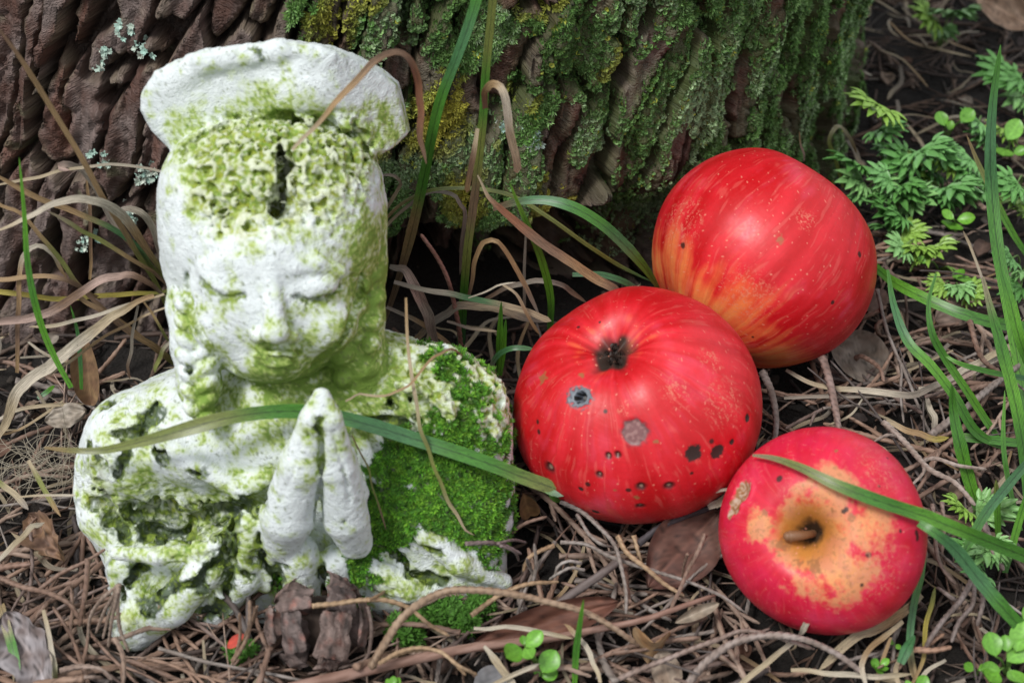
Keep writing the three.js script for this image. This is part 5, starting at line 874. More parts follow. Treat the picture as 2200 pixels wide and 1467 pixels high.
twig('grey twig forking upward beside the statue base', [1145, 1250, 1152, 1215, 1148, 1168], { h: [12, 16, 22] }, 10, TG, { branches: [[[1148, 1235, 1136, 1215, 1132, 1200], 9]] });
twig('tan twig lying from the statue base to the stick', [1012, 1322, 1075, 1278, 1130, 1256, 1200, 1250], { h: [16, 18, 18, 17] }, 12, TT);
twig('reddish twig under the right arm of the statue', [1095, 1146, 1130, 1124, 1175, 1110], { h: [14, 16, 17] }, 10, TR);
twig('grey rooty twig touching the right side of the statue', [1000, 1168, 1050, 1166, 1085, 1172, 1120, 1190], { h: [26, 24, 20, 15] }, 11, [0.2, 0.15, 0.14], { branches: [[[1070, 1168, 1100, 1160, 1130, 1165], 8], [[1075, 1172, 1105, 1185, 1115, 1205], 8]] });
twig('red scaly twig standing up before the dark foot of the trunk', [990, 745, 985, 700, 975, 650, 962, 600, 940, 555, 904, 503], { z: [26, 26, 26, 26, 26, 26] }, 12, [0.24, 0.12, 0.09]);
twig('scaly twig propped between the rear apple and the front apple', [1768, 768, 1782, 815, 1792, 860, 1800, 905, 1803, 930], { h: [22, 20, 18, 17, 16] }, 19, [0.22, 0.145, 0.12]);
twig('second scaly twig left of the propped one', [1640, 800, 1660, 850, 1668, 900, 1664, 955], { h: [20, 20, 18, 16] }, 18, [0.19, 0.15, 0.13]);
twig('long grey branching twig right of the front apple', [1900, 908, 1940, 945, 1975, 985, 2000, 1010, 2050, 1035, 2075, 1060, 2096, 1086], { h: [15, 17, 18, 19, 19, 18, 17] }, 14, [0.32, 0.25, 0.21], { branches: [[[1975, 985, 1985, 1015, 1960, 1042], 9], [[1985, 990, 2010, 985, 2060, 1000, 2120, 1008], 10], [[1935, 940, 1905, 935, 1880, 948], 9]] });
twig('branched reddish twig right of the rear apple', [1840, 690, 1875, 675, 1905, 658], { h: [10, 13, 15] }, 12, TR, { branches: [[[1890, 720, 1885, 700, 1925, 672], 11], [[1840, 770, 1850, 765, 1890, 790, 1900, 820], 11]] });
twig('brown twig crossing the tuft at the right', [2085, 690, 2098, 740, 2115, 775, 2150, 800], { h: [26, 24, 20, 16] }, 13, TR);
twig('thick grey twig running up under the tuft', [2000, 935, 2060, 890, 2120, 840, 2215, 765], { h: [10, 12, 13, 13] }, 18, [0.24, 0.19, 0.165]);
twig('fan of thin twigs against the foot of the statue', [255, 1255, 252, 1305, 258, 1355, 275, 1400], { h: [30, 24, 16, 10] }, 10, [0.3, 0.22, 0.17], { branches: [[[252, 1258, 215, 1290, 192, 1330, 188, 1370], 9], [[253, 1262, 225, 1310, 205, 1360], 9], [[254, 1265, 236, 1310, 220, 1372], 9], [[253, 1270, 240, 1330, 232, 1390], 9]] });
twig('long red brown twig lying across the left bottom corner', [0, 1242, 50, 1262, 105, 1275, 150, 1300, 170, 1330], { h: [14, 16, 17, 16, 13] }, 13, TR);
twig('upright scaly twig at the left of the statue', [188, 1200, 184, 1260, 176, 1310, 170, 1345], { h: [26, 22, 16, 12] }, 13, TR);
twig('twig slanting up to the arm of the statue', [85, 1265, 130, 1232, 185, 1205, 225, 1180], { h: [16, 18, 20, 22] }, 10, TR, { branches: [[[150, 1245, 185, 1222, 205, 1208], 8]] });
twig('brown twig lying at the left edge', [-10, 1222, 30, 1215, 65, 1212], { h: [14, 14, 14] }, 16, [0.24, 0.14, 0.1]);
twig('red twigs lying below the statue at the left', [130, 1440, 170, 1432, 215, 1438, 240, 1460], { h: [12, 14, 14, 11] }, 12, [0.28, 0.2, 0.16], { branches: [[[140, 1460, 185, 1455, 220, 1456], 11]] });
twig('twig bent under the foot of the statue', [245, 1370, 262, 1405, 265, 1440, 262, 1480], { h: [18, 16, 13, 9] }, 12, [0.28, 0.19, 0.14]);
twig('two forked twigs sticking up left of the cone', [500, 1420, 525, 1380, 535, 1350, 536, 1290], { h: [10, 16, 20, 28] }, 11, [0.28, 0.18, 0.12], { branches: [[[528, 1365, 545, 1325, 552, 1302], 9], [[505, 1412, 515, 1370, 514, 1318], 9]] });
twig('thin twig hanging down the right side of the cone', [790, 1302, 797, 1340, 796, 1380, 785, 1415, 740, 1432, 660, 1448], { h: [22, 18, 14, 10, 8, 7] }, 9, [0.16, 0.11, 0.09]);
twig('reddish twig running under the brown leaf to the front apple', [1310, 1467, 1385, 1435, 1460, 1405, 1540, 1375, 1600, 1355, 1680, 1372, 1750, 1395], { h: [9, 12, 14, 16, 17, 16, 13] }, 13, [0.24, 0.17, 0.14]);
twig('long grey twig below the front apple running right', [1480, 1467, 1520, 1420, 1580, 1380, 1650, 1365, 1720, 1372, 1790, 1400, 1860, 1450], { h: [10, 14, 17, 18, 18, 15, 10] }, 18, [0.27, 0.21, 0.18]);
twig('fan of scaly twigs at the bottom right', [2090, 1245, 2065, 1290, 2030, 1330, 2000, 1372, 1990, 1390], { h: [12, 14, 15, 14, 12] }, 14, [0.17, 0.13, 0.115], { branches: [[[2095, 1255, 2090, 1300, 2060, 1340, 2045, 1380], 12], [[2105, 1250, 2112, 1300, 2100, 1345], 12], [[2060, 1295, 2040, 1280, 2015, 1262], 10]] });
twig('twig curving down at the right of the front apple', [2005, 1085, 2010, 1150, 2018, 1205, 2040, 1240, 2055, 1255], { h: [16, 16, 15, 13, 11] }, 11, [0.22, 0.15, 0.12], { branches: [[[2025, 1080, 2030, 1140, 2025, 1190], 10]] });
twig('reddish twig lying at the bottom right corner', [1965, 1395, 2000, 1398, 2045, 1390], { h: [11, 12, 12] }, 14, [0.3, 0.17, 0.11], { branches: [[[1985, 1395, 2010, 1375, 2030, 1362], 10]] });
twig('grey twig slanting right of the crossing blades', [2112, 1115, 2128, 1160, 2140, 1195, 2158, 1225], { h: [16, 15, 13, 11] }, 15, [0.28, 0.2, 0.18]);
// ---- smaller twigs: those nearest the eye one by one, the rest as a mass
{
  const r = rng(2024), kinds = [];
  for (let k = 0; k < 14; k++) {
    const thin = k % 2, L = 0.016 + (thin ? 0.034 : 0.026) * r(), bend = (r() - 0.5) * (thin ? 0.15 : 0.45), pts = []; for (let i = 0; i < 5; i++) { const t = i / 4; pts.push(V3((t - 0.5) * L, 0.0012 * Math.sin(t * 5 + k), bend * L * (t - t * t) * 2 + 0.0012 * (r() - 0.5))); }
    const tone = [TR, TG, [0.26, 0.16, 0.11], [0.17, 0.115, 0.095], TD, [0.29, 0.2, 0.15], TR][k % 7], rad = (thin ? 0.0003 : 0.00058) + 0.0004 * r(), cv = curveOf(pts), g = [twigGeo(cv, rad, rad * 0.75, k + 40, { tone, sides: 6, step: 0.0009 })];
    const nb = k % 3 === 0 ? 3 : k % 3; for (let b = 0; b < nb; b++) { const t = 0.2 + 0.6 * r(), o = cv.getPointAt(t), tg = cv.getTangentAt(t), sd = V3(-tg.z, 0.2 * (r() - 0.5), tg.x).multiplyScalar(r() < 0.5 ? 1 : -1), l = 0.006 + 0.012 * r(); g.push(twigGeo(curveOf([o, o.clone().addScaledVector(tg, l * 0.5).addScaledVector(sd, l * 0.25), o.clone().addScaledVector(tg, l).addScaledVector(sd, l * 0.35 + 0.001)]), rad * 0.8, rad * 0.6, k * 5 + b, { tone, sides: 6, step: 0.0009 })); }
    kinds.push(mergeGeometries(g));
  }
  const place = (o, x, z, y) => { o.position.set(x, y, z); o.rotation.set((r() - 0.5) * 0.5, r() * 6.283, (r() - 0.5) * 0.62); };
  const free = (x, z, y, m = 0.004) => !inTrunk(x, z) && !inStatue(x, z) && !inApple(V3(x, y, z), m) && Math.hypot(x + 0.047, z - 0.107) > 0.014;
  const ZONES = [[60, 900, 'under the dry grass clump'], [60, 1120, 'beside the fibre ball'], [110, 1390, 'at the bottom left corner'], [380, 1430, 'below the left sleeve of the statue'], [680, 1440, 'in front of the cone'], [960, 1420, 'around the reddish branch'], [1150, 1200, 'between the statue and the spotted apple'], [1300, 1400, 'around the lone green blade'], [1430, 1220, 'around the dark red leaf'], [1560, 1430, 'left below the front apple'], [1800, 1430, 'right below the front apple'], [1680, 880, 'between the three apples'], [1880, 880, 'around the long flat straw'], [2080, 1000, 'under the grass tuft'], [2060, 1330, 'right of the front apple'], [2000, 700, 'below the level blade'], [1950, 480, 'under the feathery patch'], [2080, 200, 'behind the feathery patch'], [1050, 860, 'behind the shoulder of the statue']];
  let n = 0, guard = 0;
  while (n < 270 && guard++ < 9000) {
    const px = r() * 2200, py = 780 + 690 * r() - (px > 1650 ? 500 * r() : 0), y = 0.004 + 0.008 * r(), p = onH(px, py, y);
    if (!free(p.x, p.z, y)) continue; const kk = r() * 14 | 0, o = new THREE.Mesh(kinds[kk], M.twig); o.name = numbered('cypress_twig'); place(o, p.x, p.z, y + groundH(p.x, p.z)); const s = 0.75 + 0.6 * r(); o.scale.setScalar(s); put(o); const zone = ZONES.reduce((b, z) => { const d = Math.hypot(px - z[0], (py - z[1]) * 1.3); return d < b[1] ? [z[2], d] : b; }, ['', 1e9])[0];
    tag(o, `${['red brown', 'grey', 'orange brown', 'dull brown', 'blackish', 'pale brown', 'rusty'][kk % 7]} ${kk % 3 === 0 ? 'much forked' : kk % 3 === 1 ? 'once forked' : 'twice forked'} loose twig in the litter ${zone}`, 'twig', 'loose twigs of the ground litter'); n++;
  }
  // the mass: deeper and farther, tinted darker to stand for shade between twigs
  const per = kinds.map(() => []); const m = new THREE.Object3D();
  for (let i = 0; i < 4600; i++) {
    const x = -0.3 + 0.66 * r(), z = -0.4 + 0.6 * r(), y = groundH(x, z) + 0.0005 + 0.007 * r() * r(); if (!free(x, z, y, 0.0)) continue;
    if (x > 0.09 && z < -0.02 && z > -0.11 && nz(x * 30, 2, z * 30) > 0.1) continue;
    place(m, x, z, y); m.scale.setScalar(0.55 + 0.6 * r()); m.updateMatrix(); per[r() * 14 | 0].push([m.matrix.clone(), 0.18 + 0.55 * r() * r() + 0.1]);
  }
  const all = per.map((l, k) => { const o = new THREE.InstancedMesh(kinds[k], M.twig, l.length), c = new THREE.Color(); l.forEach(([a, v], i) => { o.setMatrixAt(i, a); o.setColorAt(i, c.setRGB(v, v * 0.98, v * 0.96)); }); o.name = 'twigs'; o.castShadow = o.receiveShadow = true; o.userData.kind = 'stuff'; return o; });
  const mass = new THREE.Group(); mass.name = 'twig_litter'; for (const o of all) mass.add(o); scene.add(mass); tag(mass, 'brown mass of fallen cypress twigs covering the soil', 'litter', null, 'stuff');
  // straw chaff
  const straws = []; for (let k = 0; k < 5; k++) { const L = 0.012 + 0.022 * r(), pts = [0, 1, 2, 3].map((i) => V3((i / 3 - 0.5) * L, 0.001 * Math.sin(i * 2 + k), 0.003 * Math.sin(i * 1.3 + k * 2))); straws.push(bladeGeo(pts, 7 + 5 * r(), { cols: grad(['pale', 'straw', 'grey', 'tan', 'straw'][k], 'straw'), seed: k, n0: [0, 1, 0], tip: 0.2 })); }
  const chaff = new THREE.Group(); chaff.name = 'straw_chaff'; scene.add(chaff); tag(chaff, 'broken bits of dry straw strewn over the litter', 'straw', null, 'stuff');
  straws.forEach((g, k) => { const l = []; for (let i = 0; i < 170; i++) { const x = -0.22 + 0.5 * r(), z = -0.25 + 0.42 * r(), y = groundH(x, z) + 0.003 + 0.009 * r(); if (!free(x, z, y, 0.001)) continue; place(m, x, z, y); m.scale.setScalar(0.6 + 0.6 * r()); m.updateMatrix(); l.push([m.matrix.clone(), 0.5 + 0.55 * r()]); } const o = new THREE.InstancedMesh(g, M.dry, l.length), c = new THREE.Color(); l.forEach(([a, v], i) => { o.setMatrixAt(i, a); o.setColorAt(i, c.setRGB(v, v, v)); }); o.name = 'straws'; o.userData.kind = 'stuff'; o.castShadow = o.receiveShadow = true; chaff.add(o); });
  // flakes of bark and rotted leaf
  const fg = leafGeo(0.007, oval(0.38, 0.4), { tone: [1, 1, 1], seed: 61, nu: 7, nv: 3, wav: 0.12, roll: 0.6, thick: 0.0004 }), fl = new THREE.InstancedMesh(fg, M.twig, 520), fc = new THREE.Color();
  for (let i = 0; i < 520; i++) { let x, z; do { x = -0.28 + 0.62 * r(); z = -0.36 + 0.52 * r(); } while (!free(x, z, 0.004, 0.002)); place(m, x, z, groundH(x, z) + 0.002 + 0.006 * r()); m.scale.setScalar(0.35 + 0.75 * r()); m.updateMatrix(); fl.setMatrixAt(i, m.matrix); const t = [[0.1, 0.06, 0.045], [0.05, 0.035, 0.03], [0.2, 0.14, 0.1], [0.14, 0.075, 0.05], [0.27, 0.23, 0.19]][r() * 5 | 0]; fl.setColorAt(i, fc.setRGB(...t)); }
  fl.name = 'bark_flakes'; fl.castShadow = fl.receiveShadow = true; scene.add(fl); tag(fl, 'small dark flakes of bark and rotted leaf in the litter', 'litter', null, 'stuff');
  // soil crumbs
  const cg = new THREE.IcosahedronGeometry(0.0012, 1), cp = cg.attributes.position; for (let i = 0; i < cp.count; i++) { const s = 1 + 0.5 * nz(cp.getX(i) * 1400, cp.getY(i) * 1400, cp.getZ(i) * 1400); cp.setXYZ(i, cp.getX(i) * s, cp.getY(i) * s * 0.7, cp.getZ(i) * s); } cg.computeVertexNormals();
  const cr = new THREE.InstancedMesh(cg, new THREE.MeshStandardMaterial({ roughness: 0.95 }), 5200), c = new THREE.Color(); for (let i = 0; i < 5200; i++) { const x = -0.3 + 0.66 * r(), z = -0.4 + 0.6 * r(), s = 0.4 + 1.3 * r() * r(); m.position.set(x, groundH(x, z), z); m.rotation.set(r() * 6, r() * 6, r() * 6); m.scale.setScalar(s); m.updateMatrix(); cr.setMatrixAt(i, m.matrix); const v = 0.012 + 0.04 * r(); cr.setColorAt(i, c.setRGB(v * 1.25, v, v * 0.8)); }
  cr.name = 'soil_crumbs'; cr.castShadow = cr.receiveShadow = true; scene.add(cr); tag(cr, 'dark crumbs of soil and rotted bark', 'soil', null, 'stuff');
}

// ---------------------------------------------------------------- leaves and weeds
// a leaf blade of any outline: f(t) is the half width along its length, bent by curl, with a midrib and real thickness
function leafGeo(L, f, { curl = 0, roll = 0, wav = 0, tone = [0.1, 0.2, 0.03], tone2, seed = 1, nu = 18, nv = 8, vein = 0.2, thick = 0.00016, spots = 0 } = {}) {
  const pos = [], idx = [], col = [], S2 = (nu + 1) * (nv * 2 + 1);
  for (let face = 0; face < 2; face++) for (let i = 0; i <= nu; i++) for (let j = -nv; j <= nv; j++) {
    const t = i / nu, s = j / nv, w = f(t) * L, a = curl * t, x = s * w, rr = roll * s * s * w, z = curl ? Math.sin(a) / curl * L : t * L, up = curl ? (1 - Math.cos(a)) / curl * L : 0;
    const y = up + rr + wav * L * nz(t * 5 + seed, s * 2, 3) + 0.012 * L * Math.abs(s) - (face ? thick : 0); pos.push(x, y, z);
    const v = 0.85 + 0.4 * nz(x * 900 + seed, z * 700, 2) + vein * (Math.abs(s) < 0.1 ? 1 : 0) * 0.9 + 0.06 * Math.sin((t * 3 + Math.abs(s)) * 30), d = spots ? 1 - 0.8 * sm(0.3, 0.42, nz(x * 700 + 9, z * 700, seed)) * spots : 1, c = tone2 ? mix3(tone, tone2, clamp(0.5 + 1.3 * nz(x * 300, z * 260, seed + 4))) : tone; col.push(c[0] * v * d, c[1] * v * d, c[2] * v * d);
  }
  const W = nv * 2 + 1; for (let i = 0; i < nu; i++) for (let j = 0; j < nv * 2; j++) { const a = i * W + j, b = a + 1, c = a + W, d = c + 1; idx.push(a, c, b, b, c, d, S2 + a, S2 + b, S2 + c, S2 + b, S2 + d, S2 + c); }
  return geo(pos, idx, { col });
}
// lay a leaf from one place to another
function lay(g, from, to, up = V3(0, 1, 0)) { const z = to.clone().sub(from).normalize(), x = up.clone().cross(z).normalize(), y = z.clone().cross(x); const m = new THREE.Matrix4().makeBasis(x, y, z).setPosition(from); return g.clone().applyMatrix4(m); }
const U1 = V3(0, 0.8, 0.6);
const dead = (label, a, ha, b, hb, f, o) => { const p = onH(...a, ha), q = onH(...b, hb); return single('fallen_leaf', lay(leafGeo(p.distanceTo(q), f, { nu: 26, nv: 10, ...o }), p, q, o.up ?? U1), o.mat ?? M.twig, label, 'leaf'); };
dead('dark red brown leaf lying between the spotted apple and the front apple', [1392, 1262], 0.009, [1545, 1098], 0.015, oval(0.3, 0.7), { tone: [0.1, 0.042, 0.03], tone2: [0.15, 0.075, 0.055], wav: 0.04, roll: 0.3, seed: 3, spots: 0.7, vein: 0.5 });
dead('long rust red leaf lying behind the reddish branch', [1010, 1392], 0.008, [1330, 1292], 0.014, oval(0.12, 0.6), { tone: [0.13, 0.05, 0.032], tone2: [0.2, 0.085, 0.055], wav: 0.03, roll: 0.8, seed: 5, spots: 0.6 });
dead('curled tan leaf like a bud below the spotted apple', [1392, 1425], 0.006, [1408, 1338], 0.019, oval(0.36, 0.45), { tone: [0.36, 0.2, 0.09], tone2: [0.48, 0.32, 0.18], roll: -1.3, curl: 0.9, seed: 7, vein: 0 });
dead('grey tan leaf under the curled tan leaf at the bottom edge', [1448, 1490], 0.004, [1418, 1398], 0.009, oval(0.34, 0.5), { tone: [0.33, 0.26, 0.2], tone2: [0.24, 0.17, 0.12], seed: 9, wav: 0.05, spots: 0.5 });
dead('translucent grey leaf at the bottom left corner', [10, 1315], 0.014, [112, 1490], 0.008, (t) => oval(0.24, 0.7)(t) * (1 + 0.3 * nz(t * 7, 3, 1)), { tone: [0.34, 0.31, 0.32], tone2: [0.17, 0.13, 0.12], seed: 11, wav: 0.1, roll: 0.6, spots: 0.9, vein: 0.5 });
dead('grey brown leaf half under the rear apple', [1905, 800], 0.004, [1785, 735], 0.013, oval(0.38, 0.5), { tone: [0.24, 0.2, 0.165], tone2: [0.17, 0.13, 0.1], seed: 13, wav: 0.05, roll: 0.5, spots: 0.6 });
dead('pale brown leaf at the right of the rear apple', [1860, 665], 0.005, [1905, 625], 0.012, oval(0.4, 0.6), { tone: [0.34, 0.26, 0.22], tone2: [0.25, 0.18, 0.14], seed: 15 });
dead('tan leaf lying on the litter left of the statue', [62, 1105], 0.008, [135, 1205], 0.01, (t) => oval(0.2, 0.8)(t) * (1 + 0.3 * nz(t * 8, 5, 1)), { tone: [0.27, 0.16, 0.09], tone2: [0.17, 0.1, 0.07], seed: 17, roll: 0.9, wav: 0.1, spots: 0.8 });
dead('brown leaf standing in the litter below the widest pale grass leaf', [195, 870], 0.006, [180, 720], 0.03, oval(0.17, 0.5), { tone: [0.36, 0.23, 0.12], tone2: [0.24, 0.14, 0.08], seed: 19, roll: 0.7 });
dead('large pale tan leaf at the top right corner', [2230, 66], 0.008, [2096, -12], 0.015, oval(0.3, 0.8), { tone: [0.5, 0.34, 0.24], tone2: [0.33, 0.21, 0.14], seed: 21, roll: 0.5, wav: 0.06, spots: 0.6, vein: 0.5 });
dead('crumpled pale leaf on the litter at the left edge', [96, 905], 0.012, [185, 880], 0.015, oval(0.28, 0.6), { tone: [0.42, 0.37, 0.31], tone2: [0.3, 0.25, 0.2], seed: 23, wav: 0.12 });
dead('dark leaf lying under the tuft right of the long straw', [2010, 690], 0.003, [2110, 640], 0.006, oval(0.28, 0.6), { tone: [0.2, 0.14, 0.11], tone2: [0.13, 0.09, 0.07], seed: 25, wav: 0.05 });
dead('small pale boat shaped husk behind the reddish branch', [1450, 1338], 0.012, [1545, 1296], 0.014, oval(0.13, 0.6), { tone: [0.4, 0.34, 0.27], tone2: [0.3, 0.24, 0.18], seed: 27, roll: 1.4 });
dead('small red petal left of the cypress cone', [488, 1392], 0.014, [522, 1362], 0.017, oval(0.24, 0.6), { tone: [0.55, 0.06, 0.035], tone2: [0.42, 0.05, 0.03], seed: 29, vein: 0 });
dead('grey leaf scrap at the bottom edge under the seedling', [1020, 1480], 0.005, [1090, 1445], 0.007, oval(0.42, 0.5), { tone: [0.2, 0.2, 0.21], tone2: [0.13, 0.12, 0.12], seed: 31 });
dead('brown sheath scrap below the torn green leaf end', [1140, 1108], 0.008, [1124, 1060], 0.017, oval(0.3, 0.5), { tone: [0.36, 0.2, 0.08], tone2: [0.22, 0.12, 0.06], seed: 33, roll: 1 });
// a ball of dry fibres
{
  const r = rng(515), g = []; const c = onH(82, 1010, 0.012);
  for (let i = 0; i < 90; i++) { const pts = []; let p = V3((r() - 0.5) * 0.016, (r() - 0.3) * 0.01, (r() - 0.5) * 0.016), d = V3(r() - 0.5, (r() - 0.5) * 0.5, r() - 0.5).normalize(); for (let k = 0; k < 5; k++) { pts.push(p.clone().add(c)); d.addScaledVector(V3(r() - 0.5, r() - 0.5, r() - 0.5), 0.9).addScaledVector(p, -26).normalize(); p = p.clone().addScaledVector(d, 0.004); } g.push(twigGeo(curveOf(pts), 0.00011, 0.00009, i, { scaly: 0, sides: 4, step: 0.002, tone: [0.36, 0.31, 0.23] })); }
  single('fibre_ball', mergeGeometries(g), M.twig, 'fuzzy ball of dry plant fibres on the litter left of the statue', 'plant fibre');
}
const stemGeo = (pts, r, tone) => twigGeo(curveOf(pts), r, r * 0.75, 3, { scaly: 0, sides: 6, tone, step: 0.0015 });
// feathery weed: each leaf a fan of toothed lobes
const featherGeos = [];
for (let k = 0; k < 4; k++) {
  const r = rng(70 + k), g = [], tone = [[0.17, 0.4, 0.12], [0.24, 0.48, 0.16], [0.13, 0.34, 0.08], [0.28, 0.48, 0.08]][k];
  for (let i = -3; i <= 3; i++) {
    const a = i * 0.43 + (r() - 0.5) * 0.15, L = (1 - Math.abs(i) * 0.1) * (0.85 + 0.3 * r());
    for (const [sa, s0, sl, w] of [[0, 0, 1, 0.11], [0.5, 0.42, 0.5, 0.1], [-0.5, 0.42, 0.5, 0.1]]) {
      const lf = leafGeo(L * sl, (t) => w / sl * Math.pow(Math.sin(Math.PI * clamp(0.12 + 0.85 * t, 0, 0.999)), 0.8), { tone, seed: i + 4 * k, nu: 6, nv: 2, curl: -0.15 - 0.45 * r(), roll: 0.5, thick: 0.012, vein: 0.05 });
      lf.rotateY(sa); lf.translate(0, s0 * 0.12, s0 * L); lf.rotateX(-0.12); lf.rotateY(a); g.push(lf);
    }
  }
  featherGeos.push(mergeGeometries(g));
}
const quatTo = (fwd, up) => { const z = fwd.clone().normalize(), x = up.clone().cross(z).normalize(), y = z.clone().cross(x); return new THREE.Quaternion().setFromRotationMatrix(new THREE.Matrix4().makeBasis(x, y, z)); };
function featherWeed(label, root, leaves, seed, group) {
  const r = rng(seed), o = thing('feathery_weed', label, 'weed', group), base = onH(...root, groundH(0, 0)); o.position.copy(base);
  for (const [px, py, h, sizePx] of leaves) {
    const tip = onH(px, py, h / 1000).sub(base), mid = tip.clone().multiplyScalar(0.5); mid.y += 0.25 * Math.hypot(tip.x, tip.z); const out = tip.clone().sub(mid).normalize(); const size = sizePx * pxAt(onH(px, py, h / 1000)) * 0.95;
    const at = tip.clone().addScaledVector(out, -size * 0.5), st = part('stem', stemGeo([V3(0, -0.003, 0), mid.clone().multiplyScalar(0.9), at], 0.0005, [0.14, 0.24, 0.06]), M.twig, o);
    const f = V3(out.x + (r() - 0.5) * 1.2, 0.1 + 0.2 * r(), out.z * 0.5 + 0.3 * (r() - 0.3)), lf = part('leaf', featherGeos[r() * 4 | 0], M.leaf, st); lf.position.copy(at); lf.scale.set(size * (0.8 + 0.4 * r()), size * (0.7 + 0.6 * r()), size * (0.8 + 0.4 * r())); lf.quaternion.copy(quatTo(f, V3((r() - 0.5) * 0.5, 1, 0.5 + (r() - 0.5) * 0.5)));
  }
  return o;
}
const FW = 'feathery weeds right of the trunk';
featherWeed('leafy feathery weed between the two middle ones of the patch', [1930, 450], [[1915, 425, 16, 90], [1970, 440, 14, 80], [1940, 400, 22, 80], [1905, 380, 24, 70]], 41, FW);
featherWeed('sparse feathery weed under the thin brown tipped blade', [2080, 400], [[2065, 370, 18, 80], [2100, 385, 16, 80], [2085, 340, 22, 70], [2115, 420, 12, 70]], 42, FW);
featherWeed('dark feathery weed behind the middle of the patch', [2010, 390], [[2020, 330, 24, 80], [2045, 355, 20, 80], [1985, 370, 16, 80]], 43, FW);
featherWeed('low feathery weed in front of the patch', [1985, 540], [[1960, 545, 10, 70], [2000, 560, 8, 80], [1930, 540, 12, 60]], 44, FW);
featherWeed('tall feathery weed beside the foot of the trunk, two leaves on one stem', [1898, 350], [[1880, 215, 42, 90], [1885, 280, 30, 95], [1905, 335, 16, 60]], 1, FW);
featherWeed('feathery weed pressed against the rear apple', [1850, 430], [[1825, 345, 26, 80], [1850, 390, 20, 80], [1838, 430, 14, 60], [1895, 400, 18, 70]], 2, FW);
featherWeed('feathery weed with the widest fan of leaves, in the middle of the patch', [1965, 420], [[1985, 300, 30, 100], [1945, 335, 24, 90], [2000, 350, 18, 90], [1955, 385, 14, 80]], 3, FW);
featherWeed('feathery weed with pale leaf tips left of the tallest grass blade', [2030, 450], [[2035, 408, 20, 120], [2005, 430, 14, 80], [2060, 430, 12, 80]], 4, FW);
featherWeed('low feathery weed right of the rear apple', [1915, 500], [[1895, 462, 16, 90], [1940, 468, 16, 80], [1900, 500, 8, 70], [1950, 510, 10, 60]], 5, FW);
featherWeed('feathery weed crossed by the tallest grass blade', [2100, 300], [[2100, 272, 24, 80], [2120, 310, 16, 70], [2160, 290, 18, 70]], 6, FW);
featherWeed('feathery weed at the right edge beside the tallest blade', [2190, 430], [[2180, 405, 26, 80], [2190, 450, 16, 80], [2205, 480, 10, 60]], 7, FW);
featherWeed('feathery weed high at the right edge', [2185, 200], [[2150, 165, 22, 80], [2190, 180, 20, 80], [2195, 230, 10, 70]], 8, FW);
featherWeed('pale sprout growing at the top right in the litter', [2020, 95], [[1995, 40, 22, 70], [2045, 25, 24, 80], [2075, 15, 24, 60], [2020, 70, 12, 60]], 9, FW);
featherWeed('small bright feathery leaf under the tuft', [2080, 1120], [[2060, 1085, 10, 70], [2110, 1090, 12, 80]], 10, FW);
featherWeed('feathery weed under the blades right of the front apple', [2110, 1210], [[2080, 1195, 12, 70], [2120, 1185, 16, 80], [2105, 1245, 10, 70], [2135, 1160, 16, 70]], 11, FW);
featherWeed('small feathery weed below the flat level blade', [2045, 630], [[2020, 618, 12, 60], [2060, 622, 12, 60], [2090, 640, 10, 60]], 12, FW);
featherWeed('feathery weed at the right edge above the stout blade', [2195, 590], [[2165, 560, 18, 70], [2200, 600, 14, 80], [2190, 640, 10, 70]], 13, FW);
// round-leaved seedlings
const roundGeos = [0, 1, 2].map((k) => leafGeo(1, oval([0.36, 0.42, 0.33][k], 0.62), { tone: [[0.16, 0.4, 0.04], [0.13, 0.34, 0.035], [0.18, 0.42, 0.06]][k], seed: k + 50, nu: 14, nv: 6, curl: 0.5, roll: 0.25, thick: 0.03, vein: 0.12 }));
function seedling(label, root, leaves, seed, opt = {}) {
  const r = rng(seed), o = thing(opt.name ?? 'seedling', label, 'seedling', opt.group), base = onH(...root, 0); o.position.copy(base);
  for (const [x0, y0, x1, y1, h] of leaves) {                       // leaf from (x0, y0) to its tip (x1, y1) at a height in mm
    const a = onH(x0, y0, h / 1000).sub(base), b = onH(x1, y1, h / 1000 + 0.001).sub(base), L = a.distanceTo(b);
    const st = part('stem', stemGeo([V3(0, -0.002, 0), a.clone().multiplyScalar(0.55).add(V3(0, 0.001, 0)), a], 0.0005, [0.17, 0.33, 0.06]), M.twig, o);
    const lf = part('leaf', roundGeos[r() * 3 | 0], M.leaf, st); lf.position.copy(a); lf.scale.setScalar(L); lf.quaternion.copy(quatTo(b.clone().sub(a), V3((r() - 0.5) * 0.4, 1, 0.6)));
  }
}
seedling('bright green seedling with oval leaves at the bottom edge', [1180, 1462], [[1118, 1392, 1080, 1420, 16], [1130, 1390, 1165, 1358, 18], [1125, 1385, 1122, 1365, 17], [1128, 1392, 1150, 1422, 17], [1165, 1445, 1192, 1400, 12], [1160, 1452, 1148, 1432, 8], [1165, 1455, 1200, 1440, 8]], 21);
seedling('three leaved clover seedling below the front apple', [1895, 1440], [[1890, 1428, 1868, 1420, 8], [1893, 1428, 1912, 1416, 8], [1890, 1432, 1880, 1450, 7], [1894, 1432, 1903, 1448, 7]], 22);
seedling('tiny pair of round leaves by the straw below the front apple', [1922, 1390], [[1918, 1385, 1910, 1372, 7], [1926, 1392, 1938, 1386, 7]], 23);
seedling('pair of smooth round leaves in the feathery patch', [2055, 500], [[2050, 470, 2022, 455, 16], [2058, 472, 2098, 470, 14], [2050, 478, 2038, 505, 12]], 24);
seedling('oval leaved seedling behind the patch left of the tallest blade', [2030, 300], [[2030, 270, 2015, 245, 26], [2065, 260, 2090, 240, 26], [2040, 280, 2045, 262, 20]], 25);
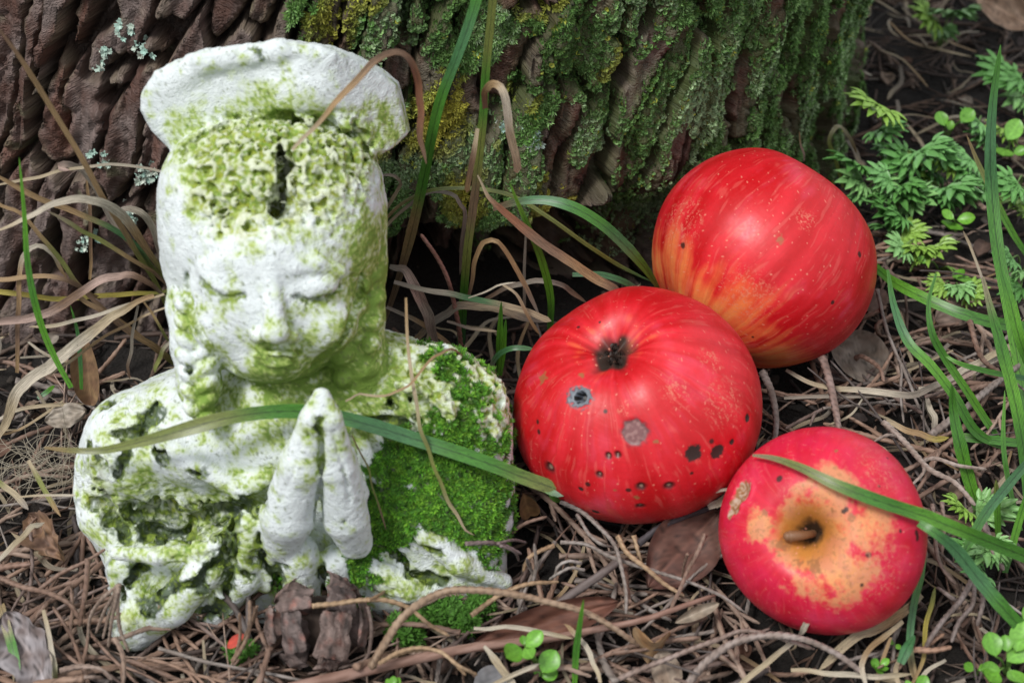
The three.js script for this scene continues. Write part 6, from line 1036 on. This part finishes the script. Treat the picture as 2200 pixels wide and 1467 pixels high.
seedling('big leaved seedling filling the bottom right corner', [2165, 1440], [[2140, 1410, 2122, 1362, 16], [2165, 1400, 2160, 1366, 16], [2165, 1420, 2215, 1380, 14], [2150, 1440, 2100, 1438, 8], [2170, 1440, 2200, 1480, 10], [2140, 1440, 2120, 1475, 8], [2200, 1330, 2215, 1300, 18], [2185, 1400, 2200, 1340, 16]], 26);
seedling('two notched leaves at the bottom left of the big seedling', [2098, 1450], [[2092, 1440, 2070, 1425, 8], [2104, 1440, 2124, 1428, 8]], 27);
seedling('round leaf peeping in at the bottom edge right of centre', [1985, 1478], [[1975, 1482, 1988, 1452, 6], [1960, 1484, 1945, 1462, 6]], 28);
seedling('small sprig at the bottom edge below the reddish branch', [842, 1476], [[842, 1476, 830, 1458, 8], [846, 1474, 860, 1456, 8], [844, 1472, 846, 1452, 9]], 29);
seedling('pale green creeping seedling below the flat level blade', [2020, 570], [[1990, 565, 1970, 552, 8], [2050, 585, 2075, 598, 8], [2080, 600, 2100, 612, 8], [2065, 590, 2072, 620, 8]], 30);
seedling('round leaves at the right edge behind the tallest blade', [2170, 320], [[2165, 300, 2185, 265, 20], [2160, 320, 2150, 350, 14], [2180, 330, 2205, 320, 14]], 31);
// moss growing on the ground at the foot of the statue
{
  const r = rng(808), sp = []; for (let i = 0; i < 1500; i++) { const c = [[870, 1350, 40], [760, 1310, 30], [1000, 1330, 26], [640, 1250, 20], [950, 1310, 40], [1030, 1300, 26], [520, 1400, 30]][r() * 7 | 0], a = r() * 6.28, q = Math.sqrt(r()) * c[2], p = onH(c[0] + Math.cos(a) * q, c[1] + Math.sin(a) * q * 0.6, 0.006); p.y = 0.002 + 0.006 * r(); const k = 0.7 + 0.6 * r(); sp.push([p, V3(r() - 0.5, 1, r() - 0.3).normalize(), 0.7 + 0.5 * r(), r() * 6, [0.055 * k, 0.16 * k, 0.015 * k]]); }
  tag(scatter('ground_moss', mossTuft, M.moss, sp), 'green moss on the soil along the foot of the statue', 'moss', null, 'stuff');
}
renderer.render(scene, camera);
